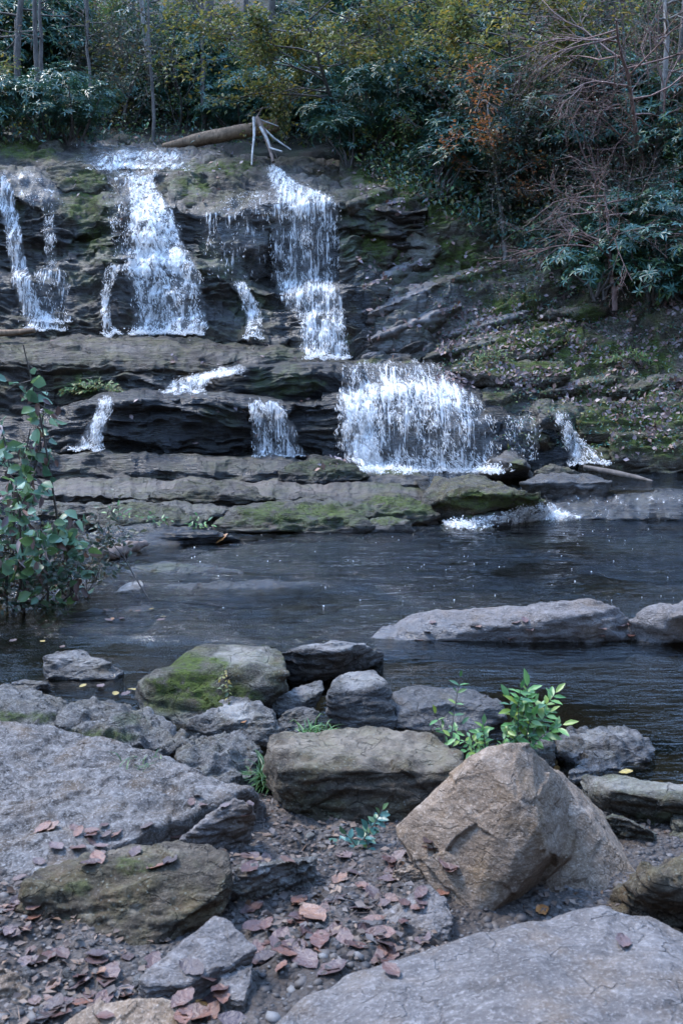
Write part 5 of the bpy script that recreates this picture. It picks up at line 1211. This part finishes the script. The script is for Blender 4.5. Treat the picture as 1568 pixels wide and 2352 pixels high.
# low rhododendron at right
def rh_at(label, dx, dy, sc, seed, d=None, L=.14):
    r = make_rhodo(seed, ros=230, L=L); h = cast(dx, dy); r.location = h[0] if d is None else W(dx, dy, d).tolist(); r.scale = (sc,) * 3
    tag(r, label, 'shrub'); return r
h = cast(1370, 690); dd = h[0].y
rh_at('bright blue green rhododendron behind the small bare tree at right', 1370, 690, .9, 501, dd - .3)
rh_at('blue green rhododendron at the right edge below the bare bushes', 1500, 700, 1.0, 502, dd - .4)
rh_at('low blue green rhododendron at the far right above the leaf slope', 1600, 720, .8, 503, dd - .7)
rh_at('glossy rhododendron just above the mossy rocks right of the right high fall', 800, 385, .75, 504, None, .16)
rh_at('dense rhododendron over the leafy slope left of the curved sapling', 960, 345, .9, 505, None, .16)

# fallen leaf litter on the slope and ledges (uncountable) 
def litter():
    rng = np.random.default_rng(61); pos = []; nr = []
    zones = [(820, 1180, 540, 830, 1300), (1000, 1568, 700, 900, 3600), (1150, 1568, 860, 990, 1900), (1400, 1600, 980, 1060, 500), (820, 1150, 370, 520, 800), (200, 720, 905, 1045, 60), (660, 800, 1045, 1085, 40), (100, 800, 770, 840, 50), (300, 1000, 320, 400, 260), (0, 620, 370, 520, 160), (1080, 1500, 560, 720, 900), (1240, 1568, 540, 700, 300), (-100, 700, 250, 340, 500)]
    for x0, x1, y0, y1, n in zones:
        k = 0
        while k < n:
            dx = rng.uniform(x0, x1); dy = rng.uniform(y0, y1); k += 1
            if fbm(np.array([dx / 60, dy / 22, 1.5]), 3, 5) < -.12: continue
            if dy > 860 and dx > 1100 and dx < 1400 and dy > 870 + (dx - 1100) * .3: continue
            h = cast(dx, dy)
            if not h or h[1].z < .15: continue
            pos.append(np.array(h[0]) + np.array([0, 0, .012])); nr.append(np.array(h[1]) + rng.normal(0, .3, 3))
    n = len(pos); L = rng.uniform(.04, .105, n)
    o = obj('leaf_litter', leaf_mesh('leaf_litter', np.array(pos), rng.normal(0, 1, (n, 3)), np.array(nr), L, L * .62, M['litter'], near=False, fold=.2, droop=-.1))
    tag(o, 'brown and purple fallen leaves scattered over the slopes and ledges', 'leaf litter', None, 'stuff')
litter()
# low ground cover on the back and right slopes
def undergrowth():
    rng = np.random.default_rng(71); P = []; Nn = []
    for (x0, x1, y0, y1, n) in [(-200, 1000, -100, 335, 4200), (830, 1700, -60, 680, 9500), (1000, 1600, 640, 860, 500), (1150, 1600, 860, 1040, 260)]:
        for _ in range(n):
            dx = rng.uniform(x0, x1); dy = rng.uniform(y0, y1)
            if x0 == 830 and dy > 390 + (dx - 830) * .55: continue
            h = cast(dx, dy)
            if h: P.append(np.array(h[0])); Nn.append(np.array(h[1]))
    P = np.array(P); k = 7; n = len(P) * k
    small = (P[:, 2] < 3.0) & (P[:, 1] < 17)
    off = rng.normal(0, 1, (len(P), k, 3)) * np.array([.22, .22, .16]); off[..., 2] = np.abs(off[..., 2])
    off = off * np.where(small, .3, 1)[:, None, None]
    Q = (P[:, None] + off).reshape(-1, 3); sm = np.repeat(np.where(small, .5, 1), k)
    L = rng.uniform(.06, .13, n) * sm
    nrm = np.repeat(np.array(Nn), k, 0) * .4 + rng.normal(0, .4, (n, 3)) + np.array([0, -.2, .7])
    sel = rng.random(n); 
    for nm, lo, hi, mat, wl, lab in [('undergrowth', 0, .45, 'rhodo', .32, 'dark blue green leaves covering the slopes'), ('undergrowth', .45, .8, 'drab', .5, 'drab leaves and weeds covering the slopes'), ('undergrowth', .8, 1.01, 'green', .5, 'small green plants covering the slopes')]:
        m = (sel >= lo) & (sel < hi)
        o = obj(nm, leaf_mesh(nm, Q[m], rng.normal(0, 1, (m.sum(), 3)), nrm[m], L[m], L[m] * wl, M[mat]))
        tag(o, lab, 'undergrowth', None, 'stuff')
undergrowth()

# ================================================================== LOGS
def log_thing(name, label, pts, rad, mat, cat='log', k=14, seed=0, bumpy=.1, caps=True):
    rng = np.random.default_rng(seed); pts = np.array(pts, float); n = 40
    t = np.linspace(0, len(pts) - 1, n); P = np.stack([np.interp(t, np.arange(len(pts)), pts[:, i]) for i in range(3)], -1); P = smooth1(P, 3, 0)
    R = np.interp(t, np.arange(len(rad)), rad)
    tt = unit(np.gradient(P, axis=0)); a = unit(np.cross(tt, np.array([0, 0, 1.]))); b = np.cross(tt, a)
    an = np.linspace(0, 2 * np.pi, k, endpoint=False)
    rr = R[:, None] * (1 + bumpy * pnoise(np.stack([np.cos(an)[None] * 1.5 + t[:, None] * 0, np.sin(an)[None] * 1.5 + t[:, None] * 0, t[:, None] * 2 + an[None] * 0], -1), seed) * 2)
    V = P[:, None] + rr[..., None] * (np.cos(an)[None, :, None] * a[:, None] + np.sin(an)[None, :, None] * b[:, None])
    i = np.arange(n * k).reshape(n, k); j = np.roll(i, -1, 1)
    Fq = np.stack([i[:-1], i[1:], j[1:], j[:-1]], -1).reshape(-1, 4)
    V = V.reshape(-1, 3); V = np.concatenate([V, P[:1], P[-1:]]); c0 = n * k; c1 = c0 + 1
    cap = np.concatenate([np.stack([i[0], j[0], np.full(k, c0), np.full(k, c0)], -1), np.stack([j[-1], i[-1], np.full(k, c1), np.full(k, c1)], -1)])
    Fa = np.concatenate([Fq, cap]); base = P.mean(0)
    bm = bmesh.new(); vs = [bm.verts.new((v - base).tolist()) for v in V]
    for f in Fa:
        q = []
        for x in f:
            if not q or q[-1] != x: q.append(int(x))
        try: bm.faces.new([vs[x] for x in q]).smooth = True
        except ValueError: pass
    me = bpy.data.meshes.new(name); bm.to_mesh(me); bm.free(); me.materials.append(M[mat])
    o = obj(name, me, None, base.tolist()); tag(o, label, cat); return o
log_thing('fallen_log', 'thick barkless brown log lying behind the head of the falls', [W(372, 338, 20.3), W(450, 322, 20.1), W(540, 305, 20.0), W(645, 288, 19.9)], [.06, .12, .14, .13], 'logwood', seed=1)
log_thing('broken_branch', 'short reddish broken branch on the long ledge at the left edge', [W(-60, 766, 14.9), W(20, 765, 14.9), W(82, 759, 14.8)], [.055, .05, .035], 'logwood', 'branch', seed=2)
lg = WZ(np.array([218, 262, 300, 335]), np.array([1277, 1268, 1258, 1248]), .05)
log_thing('rotting_log', 'short crumbling log half in the pool beside the left bush', lg, [.05, .06, .055, .03], 'drylog', seed=3, bumpy=.35)
lg = W(np.array([1338, 1400, 1460, 1500]), np.array([1072, 1084, 1096, 1106]), np.array([12.9, 12.6, 12.3, 12.0]))
log_thing('driftwood_log', 'thin dark wet log slanting out of the creek at the foot of the rightmost cascade', lg, [.03, .035, .03, .012], 'bark', seed=4)
def deadtree():
    root = empty('dead_snag', W(625, 375, 18.2).tolist()); base = np.array(W(625, 375, 18.2)); tag(root, 'bleached dead branches propped over the lip beside the fallen log', 'dead branches')
    def br(pts, r, mat='deadwood', name='branch'):
        tb = Tubes(); tb.add(np.array([W(x, y, d) - base for x, y, d in pts]), np.linspace(r, r * .5, len(pts)), 6); obj(name, tb.mesh(name, M[mat]), root)
    br([(583, 270, 18.6), (584, 310, 18.4), (580, 345, 18.2), (578, 380, 18.0)], .03)
    br([(590, 272, 18.7), (605, 300, 18.5), (618, 335, 18.3), (628, 372, 18.1)], .055, 'drylog', 'trunk')
    br([(598, 292, 18.5), (614, 320, 18.3), (620, 340, 18.2), (648, 348, 18.0)], .028)
    br([(600, 290, 18.6), (630, 318, 18.5), (668, 344, 18.4)], .024)
    br([(588, 270, 18.7), (606, 278, 18.7), (640, 290, 18.7)], .016)
    br([(590, 268, 18.7), (604, 246, 18.8)], .014, 'drylog')
    br([(606, 310, 18.4), (626, 340, 18.4), (640, 372, 18.3)], .02, 'drylog')
deadtree()

# ================================================================== NEAR PLANTS
def hit_ground(dx, dy):
    h = cast(dx, dy); return np.array(h[0])
def left_bush():
    rng = np.random.default_rng(81); base = np.array(WZ(30., 1400., .0)); base = base + np.array([0, .15, 0])
    root = empty('round_leaved_bush', base.tolist()); tag(root, 'tall straggly bush with round pale green leaves at the left edge of the pool', 'bush')
    tb = Tubes(); tips = []
    for tx, ty, dd in [(10, 1000, 0), (60, 860, -.2), (130, 990, .1), (-40, 840, .2), (170, 1180, 0), (60, 1100, -.4), (200, 1260, -.1), (110, 1250, -.5), (-60, 1150, -.3), (20, 1250, -.5), (150, 1060, 0), (-20, 930, 0), (120, 860, .1), (80, 1180, 0.1), (180, 1330, -.2)]:
        tip = W(tx - 35, ty, base[1] + dd) - base; p0 = np.array([rng.normal(0, .12) + tip[0] * .35, rng.normal(0, .12), -.1])
        d = tip - p0; L = np.linalg.norm(d); n = 6
        P = np.array([p0 + d * t for t in np.linspace(0, 1, n + 1)]) + np.cumsum(rng.normal(0, .035, (n + 1, 3)), 0); P[:, 2] += .1 * np.sin(np.linspace(0, 3.1, n + 1))
        tb.add(P, np.linspace(.011, .004, n + 1), 5)
        for _ in range(9):
            a = rng.integers(1, n); q = P[a] + (P[min(a + 1, n)] - P[a]) * rng.random()
            dd2 = rng.normal(0, 1, 3) * np.array([1, .8, .5]); T = wobble(q, dd2, rng.uniform(.10, .24), 3, rng, .3, -.1)
            tb.add(T, [.004, .003, .0025, .0015], 4); tips.append((T, dd2))
        tips.append((P[-3:], d))
    obj('stem', tb.mesh('stem', M['bark']), root)
    pos, dr, nr, L, Wd = leaves_on(tips, 5, .095, .78, rng, .03, .35)
    nr = nr + np.array([0, -.7, 0])
    m = rng.random(len(pos)) < .7
    obj('foliage', leaf_mesh('foliage', pos[m], dr[m], nr[m], L[m], Wd[m], M['bush'], near=True, droop=.1), root)
    obj('dry_leaves', leaf_mesh('dry_leaves', pos[~m], dr[~m] + np.array([0, 0, -1]), nr[~m], L[~m], Wd[~m] * .6, M['litter'], near=True, droop=.3), root)
    root2 = empty('small_leaved_bush', (base + np.array([.25, .1, 0])).tolist()); tag(root2, 'low leafy tangle with tiny leaves under the round leaved bush', 'bush')
    tb = Tubes(); tips = []
    for i in range(16):
        grow(tb, tips, (rng.normal(-.2, .25), rng.normal(0, .15), -.05), (rng.normal(.1, .5), rng.normal(-.1, .4), 1), rng.uniform(.25, .7), .006, 0, 1, rng, .7, 5, .5, .15, 0, 4)
    obj('stem', tb.mesh('stem', M['bark']), root2)
    pos, dr, nr, L, Wd = leaves_on(tips, 14, .05, .55, rng, .03, .4)
    obj('foliage', leaf_mesh('foliage', pos, dr, nr + np.array([0, -.4, 0]), L, Wd, M['drab'], near=True), root2)
left_bush()

def sprig(label, name, mat, base, stems, L, wl, seed, cat='plant', per=9, opp=True, drop_=0.1):
    """stems: list of tip offsets (x, y, z) in metres; paired leaves along each stem"""
    rng = np.random.default_rng(seed); root = empty(name, list(base)); tag(root, label, cat); tb = Tubes(); pos = []; dr = []; nr = []; LL = []
    for s in stems:
        s = np.array(s, float); n = 6; p0 = np.array([rng.normal(0, .012), rng.normal(0, .012), -.02])
        P = np.array([p0 + s * t for t in np.linspace(0, 1, n + 1)]); P[:, 2] += .12 * np.linalg.norm(s) * np.sin(np.linspace(0, 3.1, n + 1)); P += np.cumsum(rng.normal(0, .004, P.shape), 0)
        tb.add(P, np.linspace(.0022, .001, n + 1), 4)
        k = max(3, int(per * np.linalg.norm(s) / .3))
        for i in range(k):
            t = (.25 + .75 * i / (k - 1)) * n; a = min(int(t), n - 1); q = P[a] + (P[a + 1] - P[a]) * (t - a); ax = unit(P[a + 1] - P[a])
            side = unit(np.cross(ax, np.array([0, -.6, 1]) + rng.normal(0, .3, 3)))
            for sg in ((1, -1) if i < k - 1 else (0,)):
                dv = side * sg + ax * (.6 if sg else 1) + np.array([0, 0, -.1]) + rng.normal(0, .18, 3)
                pos.append(q); dr.append(dv); nr.append(np.array([0, -.45, 1]) + rng.normal(0, .25, 3)); LL.append(L * rng.uniform(.6, 1.15) * (1 - .25 * abs(i / k - .6)))
    LL = np.array(LL)
    obj('stem', tb.mesh('stem', M['bark']), root)
    obj('foliage', leaf_mesh('foliage', pos, dr, nr, LL, LL * wl, M[mat], near=True, droop=drop_), root)
    return root
bs = W(1190, 1745, D0(1745, .05) + .1)
sprig('bright green leafy sprig growing between the boulders at the water edge', 'leafy_sprig', 'sprig', bs,
      [(.0, .0, .32), (.06, .02, .27), (.13, 0, .24), (.19, -.02, .2), (-.05, .02, .28), (.02, -.04, .22), (.1, -.04, .16), (-.02, 0, .2), (.05, 0, .34), (.16, .02, .3), (.08, .03, .2)], .075, .42, 91, per=8)
sprig('lower bushy clump of small green leaves left of the bright sprig', 'leafy_clump', 'sprig', bs + np.array([-.12, 0, 0]),
      [(.0, .0, .16), (-.07, 0, .15), (.06, -.02, .15), (-.12, .02, .1), (.1, 0, .11), (-.03, -.05, .11), (.04, -.06, .1), (-.16, 0, .12), (.0, .03, .2), (-.1, -.04, .08), (.13, -.04, .07)], .045, .45, 92, per=12)
sprig('tall thin stalk with a few leaves left of the leafy clump', 'leafy_stalk', 'sprig', bs + np.array([-.3, .1, 0]), [(.03, 0, .34), (-.05, 0, .2), (.0, 0, .13), (.05, 0, .15)], .055, .4, 93, per=6)
gp = hit_ground(830, 1945)
sprig('small dark green creeping plant under the centre boulder', 'creeping_plant', 'rhodo', gp, [(-.1, 0, .04), (-.05, -.02, .06), (.02, -.02, .07), (.06, 0, .1), (.07, .02, .14), (0, 0, .05), (-.12, .02, .03)], .04, .6, 94, per=14)
gp = hit_ground(520, 1600)
for nm, x, y, lb, sd in [('trailing_vine', 518, 1560, 'thin green vine trailing down the mossy boulder', 95)]:
    p = hit_ground(x, y); sprig(lb, nm, 'autumn', p + np.array([0, -.02, .03]), [(.01, -.06, -.10), (-.03, -.05, -.06), (.0, -.04, .05), (-.04, -.04, -.02)], .026, .6, sd, per=16)
for x, y, lb, sd in [(360, 1206, 'small fern like plant on the right of the ledge hollows', 96), (272, 1190, 'small green weed on the left of the ledge hollows', 97), (455, 1215, 'tiny green seedling at the foot of the ledge', 99)]:
    p = hit_ground(x, y); sprig(lb, 'ledge_plant', 'sprig', p, [(-.1, -.03, .08), (.1, -.03, .1), (0, -.04, .14), (.15, -.02, .05), (-.05, -.03, .12)], .06, .45, sd, per=6)
for x, y, lb, sd in [(190, 905, 'patch of bright fern on the long ledge at left', 98), (235, 900, 'small fern tip right of the fern patch on the long ledge', 100), (1130, 830, 'small fern on the rounded mossy ledge at right', 89), (1440, 830, 'pale green fern on the leaf slope at right', 88)]:
    p = hit_ground(x, y); sprig(lb, 'fern', 'green', p, [(-.25, -.05, .1), (.22, -.05, .12), (0, -.1, .2), (.12, -.08, .16), (-.12, -.08, .15), (.3, -.05, .02), (-.3, -.05, .02)], .07, .35, sd, per=14)
def grass(label, dx, dy, n, H, spread, seed, off=(0, 0, 0), lean=(0, 0)):
    rng = np.random.default_rng(seed); b = hit_ground(dx, dy) + np.array(off); V = []; Fq = []
    for i in range(n):
        p = np.array([rng.normal(0, spread), rng.normal(0, spread * .7), -.01]); d = np.array([rng.normal(lean[0], .45), rng.normal(lean[1], .4), 1.]); h = H * rng.uniform(.4, 1.1); w = .0028
        P = [p]; 
        for k in range(4): d = d + np.array([d[0] * .35, d[1] * .35, -.28]); P.append(P[-1] + unit(d) * h / 4)
        P = np.array(P); s = unit(np.cross(d, [0, 0, 1.]) + rng.normal(0, .3, 3)); ws = np.array([1, 1, .8, .5, .05]) * w; o = len(V) * 0 + i * 10
        V.append(np.concatenate([P - s * ws[:, None], P + s * ws[:, None]])); 
        for k in range(4): Fq.append((o + k, o + k + 1, o + 6 + k, o + 5 + k))
    ob = obj('grass_tuft', mesh_np('grass_tuft', np.concatenate(V), np.array(Fq), M['grass'], True), None, b.tolist()); tag(ob, label, 'grass'); return ob
grass('dense green grass tuft growing against the left side of the centre boulder', 612, 1812, 240, .17, .025, 1, (0, .0, .03), (-.15, -.3))
grass('thin green grass tuft behind the top of the centre boulder', 725, 1690, 50, .10, .03, 2, (0, .1, -.02))
grass('sparse grass blades on the pale rock behind the huge left slab', 330, 1750, 26, .08, .04, 3)

# ================================================================== LEAVES, STONES, GRAVEL IN THE FOREGROUND
def curled_leaf(seed, mat):
    rng = np.random.default_rng(seed); n = 9; m = 5; L = 1.0; V = []
    for i in range(n):
        t = i / (n - 1); w = .30 * math.sin(math.pi * min(1, t * .96 + .02)) ** .75 * (1 + .10 * math.sin(i * 2.6 + seed))
        for j in range(m):
            s = (j / (m - 1) - .5) * 2
            z = .10 * abs(s) * rng.uniform(.4, 1.1) + .10 * math.sin(t * 3.1 + seed) * (.5 + .5 * s) + .1 * t * t + rng.normal(0, .015)
            V.append(((t - .5) * L, s * w, z))
    me = mesh_np('fallen_leaf', np.array(V), grid_faces(n, m), mat, True)
    return me
def leafcol(name, c):
    m, nt, out = new_mat(name); b = NB(nt); tc = b.n('ShaderNodeTexCoord'); oi = b.n('ShaderNodeObjectInfo')
    r = b.ramp(oi.outputs['Random'], c)
    n = b.noise(tc.outputs['Object'], 5, 5, .6); cc = b.mix(b.ramp(n, [(.4, 0), (.7, .6)]), r, (.05, .03, .03))
    w = b.n('ShaderNodeTexWave'); b.l(tc.outputs['Object'], w.inputs[0]); w.inputs['Scale'].default_value = 4.5; w.inputs['Distortion'].default_value = 1.5
    cc = b.mix(b.math('MULTIPLY', w.outputs['Fac'], .25), cc, (.02, .014, .014))
    pr = b.n('ShaderNodeBsdfPrincipled'); b.l(cc, pr.inputs['Base Color']); pr.inputs['Roughness'].default_value = .42
    b.l(b.bump(n, .4, .02), pr.inputs['Normal']); b.l(pr.outputs[0], out.inputs[0]); return m
LB = leafcol('dry_brown_leaf', [(0, (.04, .020, .015)), (.3, (.11, .042, .026)), (.5, (.06, .036, .034)), (.75, (.18, .07, .035)), (.9, (.12, .08, .075)), (1, (.22, .11, .06))])
LO = leafcol('orange_brown_leaf', [(0, (.38, .14, .03)), (1, (.45, .2, .05))])
LY = leafcol('yellow_leaf', [(0, (.34, .22, .04)), (1, (.36, .26, .05))])
LVS = [curled_leaf(i, LB) for i in range(7)]; LVO = curled_leaf(11, LO); LVY = curled_leaf(12, LY)
def leaf_obj(me, p, L, label, group=None, tilt=.2, rz=None, wsc=1):
    o = obj('fallen_leaf', me, None, (p[0], p[1], p[2] + .006)); o.scale = (L, L * wsc, L * .55); o.rotation_euler = (random.gauss(0, tilt), random.gauss(0, tilt), random.uniform(0, 6.28) if rz is None else rz)
    tag(o, label, 'leaf', group); return o
def top_hit(dx, dy): return cast(dx, dy)
zones = [
    (60, 560, 2195, 2352, 62, 'brown leaf in the pile along the foot of the lichen block', 'brown leaves at the foot of the lichen block', (.045, .075)),
    (560, 900, 1965, 2235, 62, 'brown leaf on the gravel between the centre boulder and the bottom right slab', 'brown leaves on the central gravel', (.045, .085)),
    (90, 420, 1895, 2000, 26, 'brown leaf in the crack between the huge left slab and the lichen block', 'brown leaves in the crack behind the lichen block', (.04, .07)),
    (420, 580, 1830, 1880, 8, 'reddish leaf on the edge of the huge left slab', 'reddish leaves on the edge of the huge left slab', (.035, .05)),
    (0, 80, 2000, 2230, 14, 'brown leaf on the gravel at the left edge beside the lichen block', 'brown leaves at the left edge', (.04, .06)),
    (840, 1040, 1930, 2170, 18, 'brown leaf in the hollow left of the tan boulder', 'brown leaves in the hollow left of the tan boulder', (.045, .075)),
    (390, 560, 2270, 2352, 16, 'brown leaf between the greenish slab and the bottom edge', 'brown leaves at the bottom edge', (.05, .08))]
for x0, x1, y0, y1, n, lb, gr, (a, b_) in zones:
    for i in range(n):
        h = cast(random.uniform(x0, x1), random.uniform(y0, y1))
        g_ = BVH[0].ray_cast(Vector((0, 0, CAM_H)), Vector(h[0]) - Vector((0, 0, CAM_H))) if h else None
        if h and ('central' in gr or 'foot' in gr) and (g_[0] is None or (g_[0] - h[0]).length > .01) and random.random() < .8: continue
        if h and h[1].z > .3: leaf_obj(random.choice(LVS), h[0], random.uniform(a, b_), lb, gr)
for x, y, me, L, lb in [(474, 2312, LVO, .085, 'orange leaf lying at the bottom left of centre'), (718, 2105, LVS[1], .11, 'long purplish leaf on the central gravel'), (790, 2165, LVS[3], .08, 'pale leaf beside the edge of the bottom right slab'),
    (700, 2210, LVS[0], .1, 'dark wet leaf left of the bottom right slab'), (1245, 2095, LVO, .06, 'red brown leaf in the notch under the tan boulder'), (1478, 1008, LVY, .10, 'yellow leaf on the mossy right bank'),
    (250, 2245, LVS[2], .09, 'large red brown leaf below the lichen block'), (1430, 2168, LVS[5], .06, 'twig like brown leaf lying on the bottom right slab'), (560, 1660, LVO, .03, 'tiny orange leaf on the pale pointed rock')]:
    h = cast(x, y)
    if h: leaf_obj(me, h[0], L, lb, None, .15)
h = WZ(1436., 1777., .006); leaf_obj(LVY, h, .06, 'yellow orange leaf floating beside the dark folded rock', None, .02, .1)
h = WZ(510., 1240., .03); leaf_obj(LVO, h, .14, 'pale orange curled leaf at the far edge of the pool', None, .3, .4)
for i in range(20):
    x, y = random.choice([(random.uniform(150, 350), random.uniform(1575, 1625)), (random.uniform(20, 240), random.uniform(1450, 1560)), (random.uniform(240, 380), random.uniform(1395, 1440))])
    leaf_obj(random.choice([LVY, LVO, LVS[0]]), WZ(x, y, .004), random.uniform(.04, .07), 'yellow or brown leaf floating in the shallow water at left', 'leaves floating in the shallow water at left', .04)
for i in range(16):
    x, y = random.uniform(900, 1450), random.uniform(1405, 1478); h = cast(x, y)
    if h: leaf_obj(random.choice(LVS), h[0], random.uniform(.05, .09), 'brown leaf stuck to the long bluish slab in the pool', 'brown leaves on the long bluish slab', .1)

def ico():
    bm = bmesh.new(); bmesh.ops.create_icosphere(bm, subdivisions=1, radius=1); V = np.array([v.co for v in bm.verts]); Fq = np.array([[v.index for v in f.verts] for f in bm.faces]); bm.free(); return V, Fq
IV, IF = ico()
def gravel():
    rng = np.random.default_rng(44); P = []; G0 = BVH[0]
    while len(P) < 8000:
        y = rng.uniform(1.7, 4.2); x = rng.uniform(-1.0, 1.1) * y * .42
        h = G0.ray_cast(Vector((x, y, 5)), Vector((0, 0, -1)))
        if h[0] is not None: P.append(np.array(h[0]))
    P = np.array(P); n = len(P); R = .003 + .012 * rng.random(n) ** 5 + .003 * rng.random(n)
    sc = np.stack([rng.uniform(.8, 1.4, n), rng.uniform(.8, 1.4, n), rng.uniform(.35, .8, n)], -1) * R[:, None]
    an = rng.uniform(0, 6.28, n); V = IV[None] * (1 + rng.normal(0, .13, (n, len(IV), 1))) * sc[:, None]
    c, s = np.cos(an)[:, None], np.sin(an)[:, None]; V = np.stack([V[..., 0] * c - V[..., 1] * s, V[..., 0] * s + V[..., 1] * c, V[..., 2]], -1) + P[:, None]
    Fq = (np.arange(n)[:, None, None] * len(IV) + IF[None]).reshape(-1, 3)
    o = obj('gravel', mesh_np('gravel', V.reshape(-1, 3), Fq, M['gravel'], False)); tag(o, 'small mixed gravel and grit between the foreground boulders', 'gravel', None, 'stuff')
def gravel_mat():
    m, nt, out = new_mat('mixed_gravel'); b = NB(nt); g = b.n('ShaderNodeNewGeometry')
    c = b.ramp(g.outputs['Random Per Island'], [(0, (.012, .011, .012)), (.4, (.04, .032, .028)), (.7, (.09, .07, .055)), (.92, (.12, .105, .095)), (1, (.15, .14, .13))])
    n = b.noise(g.outputs['Position'], 90, 4, .6); c = b.mix(b.math('MULTIPLY', n, .5), c, (.06, .05, .045))
    pr = b.n('ShaderNodeBsdfPrincipled'); b.l(c, pr.inputs['Base Color']); pr.inputs['Roughness'].default_value = .7; b.l(pr.outputs[0], out.inputs[0]); return m
M['gravel'] = gravel_mat()
gravel()
def debris():
    rng = np.random.default_rng(47); P = []; G0 = BVH[0]
    while len(P) < 5200:
        y = rng.uniform(1.75, 3.9); x = rng.uniform(-1.0, 1.0) * y * .40
        if fbm(np.array([x * 3, y * 3, .5]), 3, 8) < -.08: continue
        h = G0.ray_cast(Vector((x, y, 5)), Vector((0, 0, -1)))
        if h[0] is not None: P.append(np.array(h[0]) + np.array([0, 0, rng.uniform(.002, .014)]))
    P = np.array(P); n = len(P); L = rng.uniform(.008, .035, n); k = rng.random(n) < .3
    nr = rng.normal(0, .45, (n, 3)) + np.array([0, 0, 1]); dr = rng.normal(0, 1, (n, 3)) * np.array([1, 1, .15])
    Wd = np.where(k, .0022, L * rng.uniform(.4, .8, n)); L = np.where(k, L * 2.0, L)
    o = obj('leaf_debris', leaf_mesh('leaf_debris', P, dr, nr, L, Wd, M['crumbs'], near=False, fold=.15, droop=.0)); tag(o, 'dark crumbled leaf bits and twigs littering the gravel', 'leaf debris', None, 'stuff')
M['crumbs'] = leaf_mat('crumbled_leaf_bits', [(.02, .014, .012), (.06, .035, .022), (.13, .075, .045), (.035, .022, .018), (.20, .12, .07), (.09, .07, .06)], .6, .05)
debris()
# bigger loose stones, each its own object
def stone_mesh(seed):
    bm = bmesh.new(); bmesh.ops.create_icosphere(bm, subdivisions=3, radius=1); V = np.array([v.co for v in bm.verts]); Fq = np.array([[v.index for v in f.verts] for f in bm.faces]); bm.free()
    rng = np.random.default_rng(seed)
    for _ in range(9):
        d = unit(rng.normal(0, 1, 3)); k = rng.uniform(.45, .8); p = V @ d; V = V - np.outer(np.clip(p - k, 0, None), d)
    V = V * np.array([1.2, .9, .5]) + .06 * fbm(V * 2, 3, seed)[:, None] * V
    return mesh_np('loose_stone', V, Fq, M['dark'], True)
SM = [stone_mesh(i) for i in range(6)]
for x0, x1, y0, y1, n, lb, gr in [(560, 900, 1960, 2230, 24, 'small stone in the gravel left of the bottom right slab', 'small stones in the central gravel'), (0, 560, 2180, 2352, 34, 'small stone among the leaves at the bottom left', 'small stones at the bottom left'),
    (540, 760, 1900, 1990, 14, 'small stone on the grit under the centre boulder', 'small stones under the centre boulder'), (180, 600, 1600, 1650, 12, 'small stone in the shallows behind the mossy boulder', 'small stones in the left shallows'), (1280, 1560, 1780, 2000, 12, 'small stone in the gaps of the right boulders', 'small stones between the right boulders')]:
    for i in range(n):
        h = cast(random.uniform(x0, x1), random.uniform(y0, y1))
        g_ = BVH[0].ray_cast(Vector((0, 0, CAM_H)), Vector(h[0]) - Vector((0, 0, CAM_H))) if h else None
        if not h or h[1].z < .5 or g_[0] is None or (g_[0] - h[0]).length > .01: continue
        o = obj('loose_stone', random.choice(SM), None, tuple(h[0])); s = random.uniform(.006, .022); o.scale = (s, s, s); o.rotation_euler = (random.gauss(0, .3), random.gauss(0, .3), random.uniform(0, 6.28)); tag(o, lb, 'stone', gr)

# ================================================================== LIGHT
w = bpy.data.worlds.new('World'); scene.world = w; w.use_nodes = True
nt = w.node_tree; bg = nt.nodes['Background']; sky = nt.nodes.new('ShaderNodeTexSky'); sky.sky_type = 'NISHITA'; sky.sun_disc = False
SUN_EL = math.radians(58); SUN_AZ = math.radians(-62)          # azimuth measured from +Y towards +X
sky.sun_elevation = SUN_EL; sky.sun_rotation = SUN_AZ; sky.altitude = 300; sky.air_density = 1.2; sky.dust_density = .1; sky.ozone_density = 3.2
nt.links.new(sky.outputs[0], bg.inputs[0]); bg.inputs[1].default_value = .15
sd = Vector((math.sin(SUN_AZ) * math.cos(SUN_EL), math.cos(SUN_AZ) * math.cos(SUN_EL), math.sin(SUN_EL)))
sl = bpy.data.lights.new('sun', 'SUN'); sl.energy = .7; sl.angle = math.radians(16); sl.color = (1, .94, .86)
so = bpy.data.objects.new('sun', sl); link(so); so.rotation_euler = sd.to_track_quat('Z', 'Y').to_euler(); so.location = (0, 0, 40)

scene.view_settings.view_transform = 'Standard'; scene.view_settings.look = 'None'; scene.view_settings.exposure = 3.12; scene.view_settings.gamma = 1
scene.render.engine = 'CYCLES'; scene.cycles.transparent_max_bounces = 24; scene.cycles.max_bounces = 6
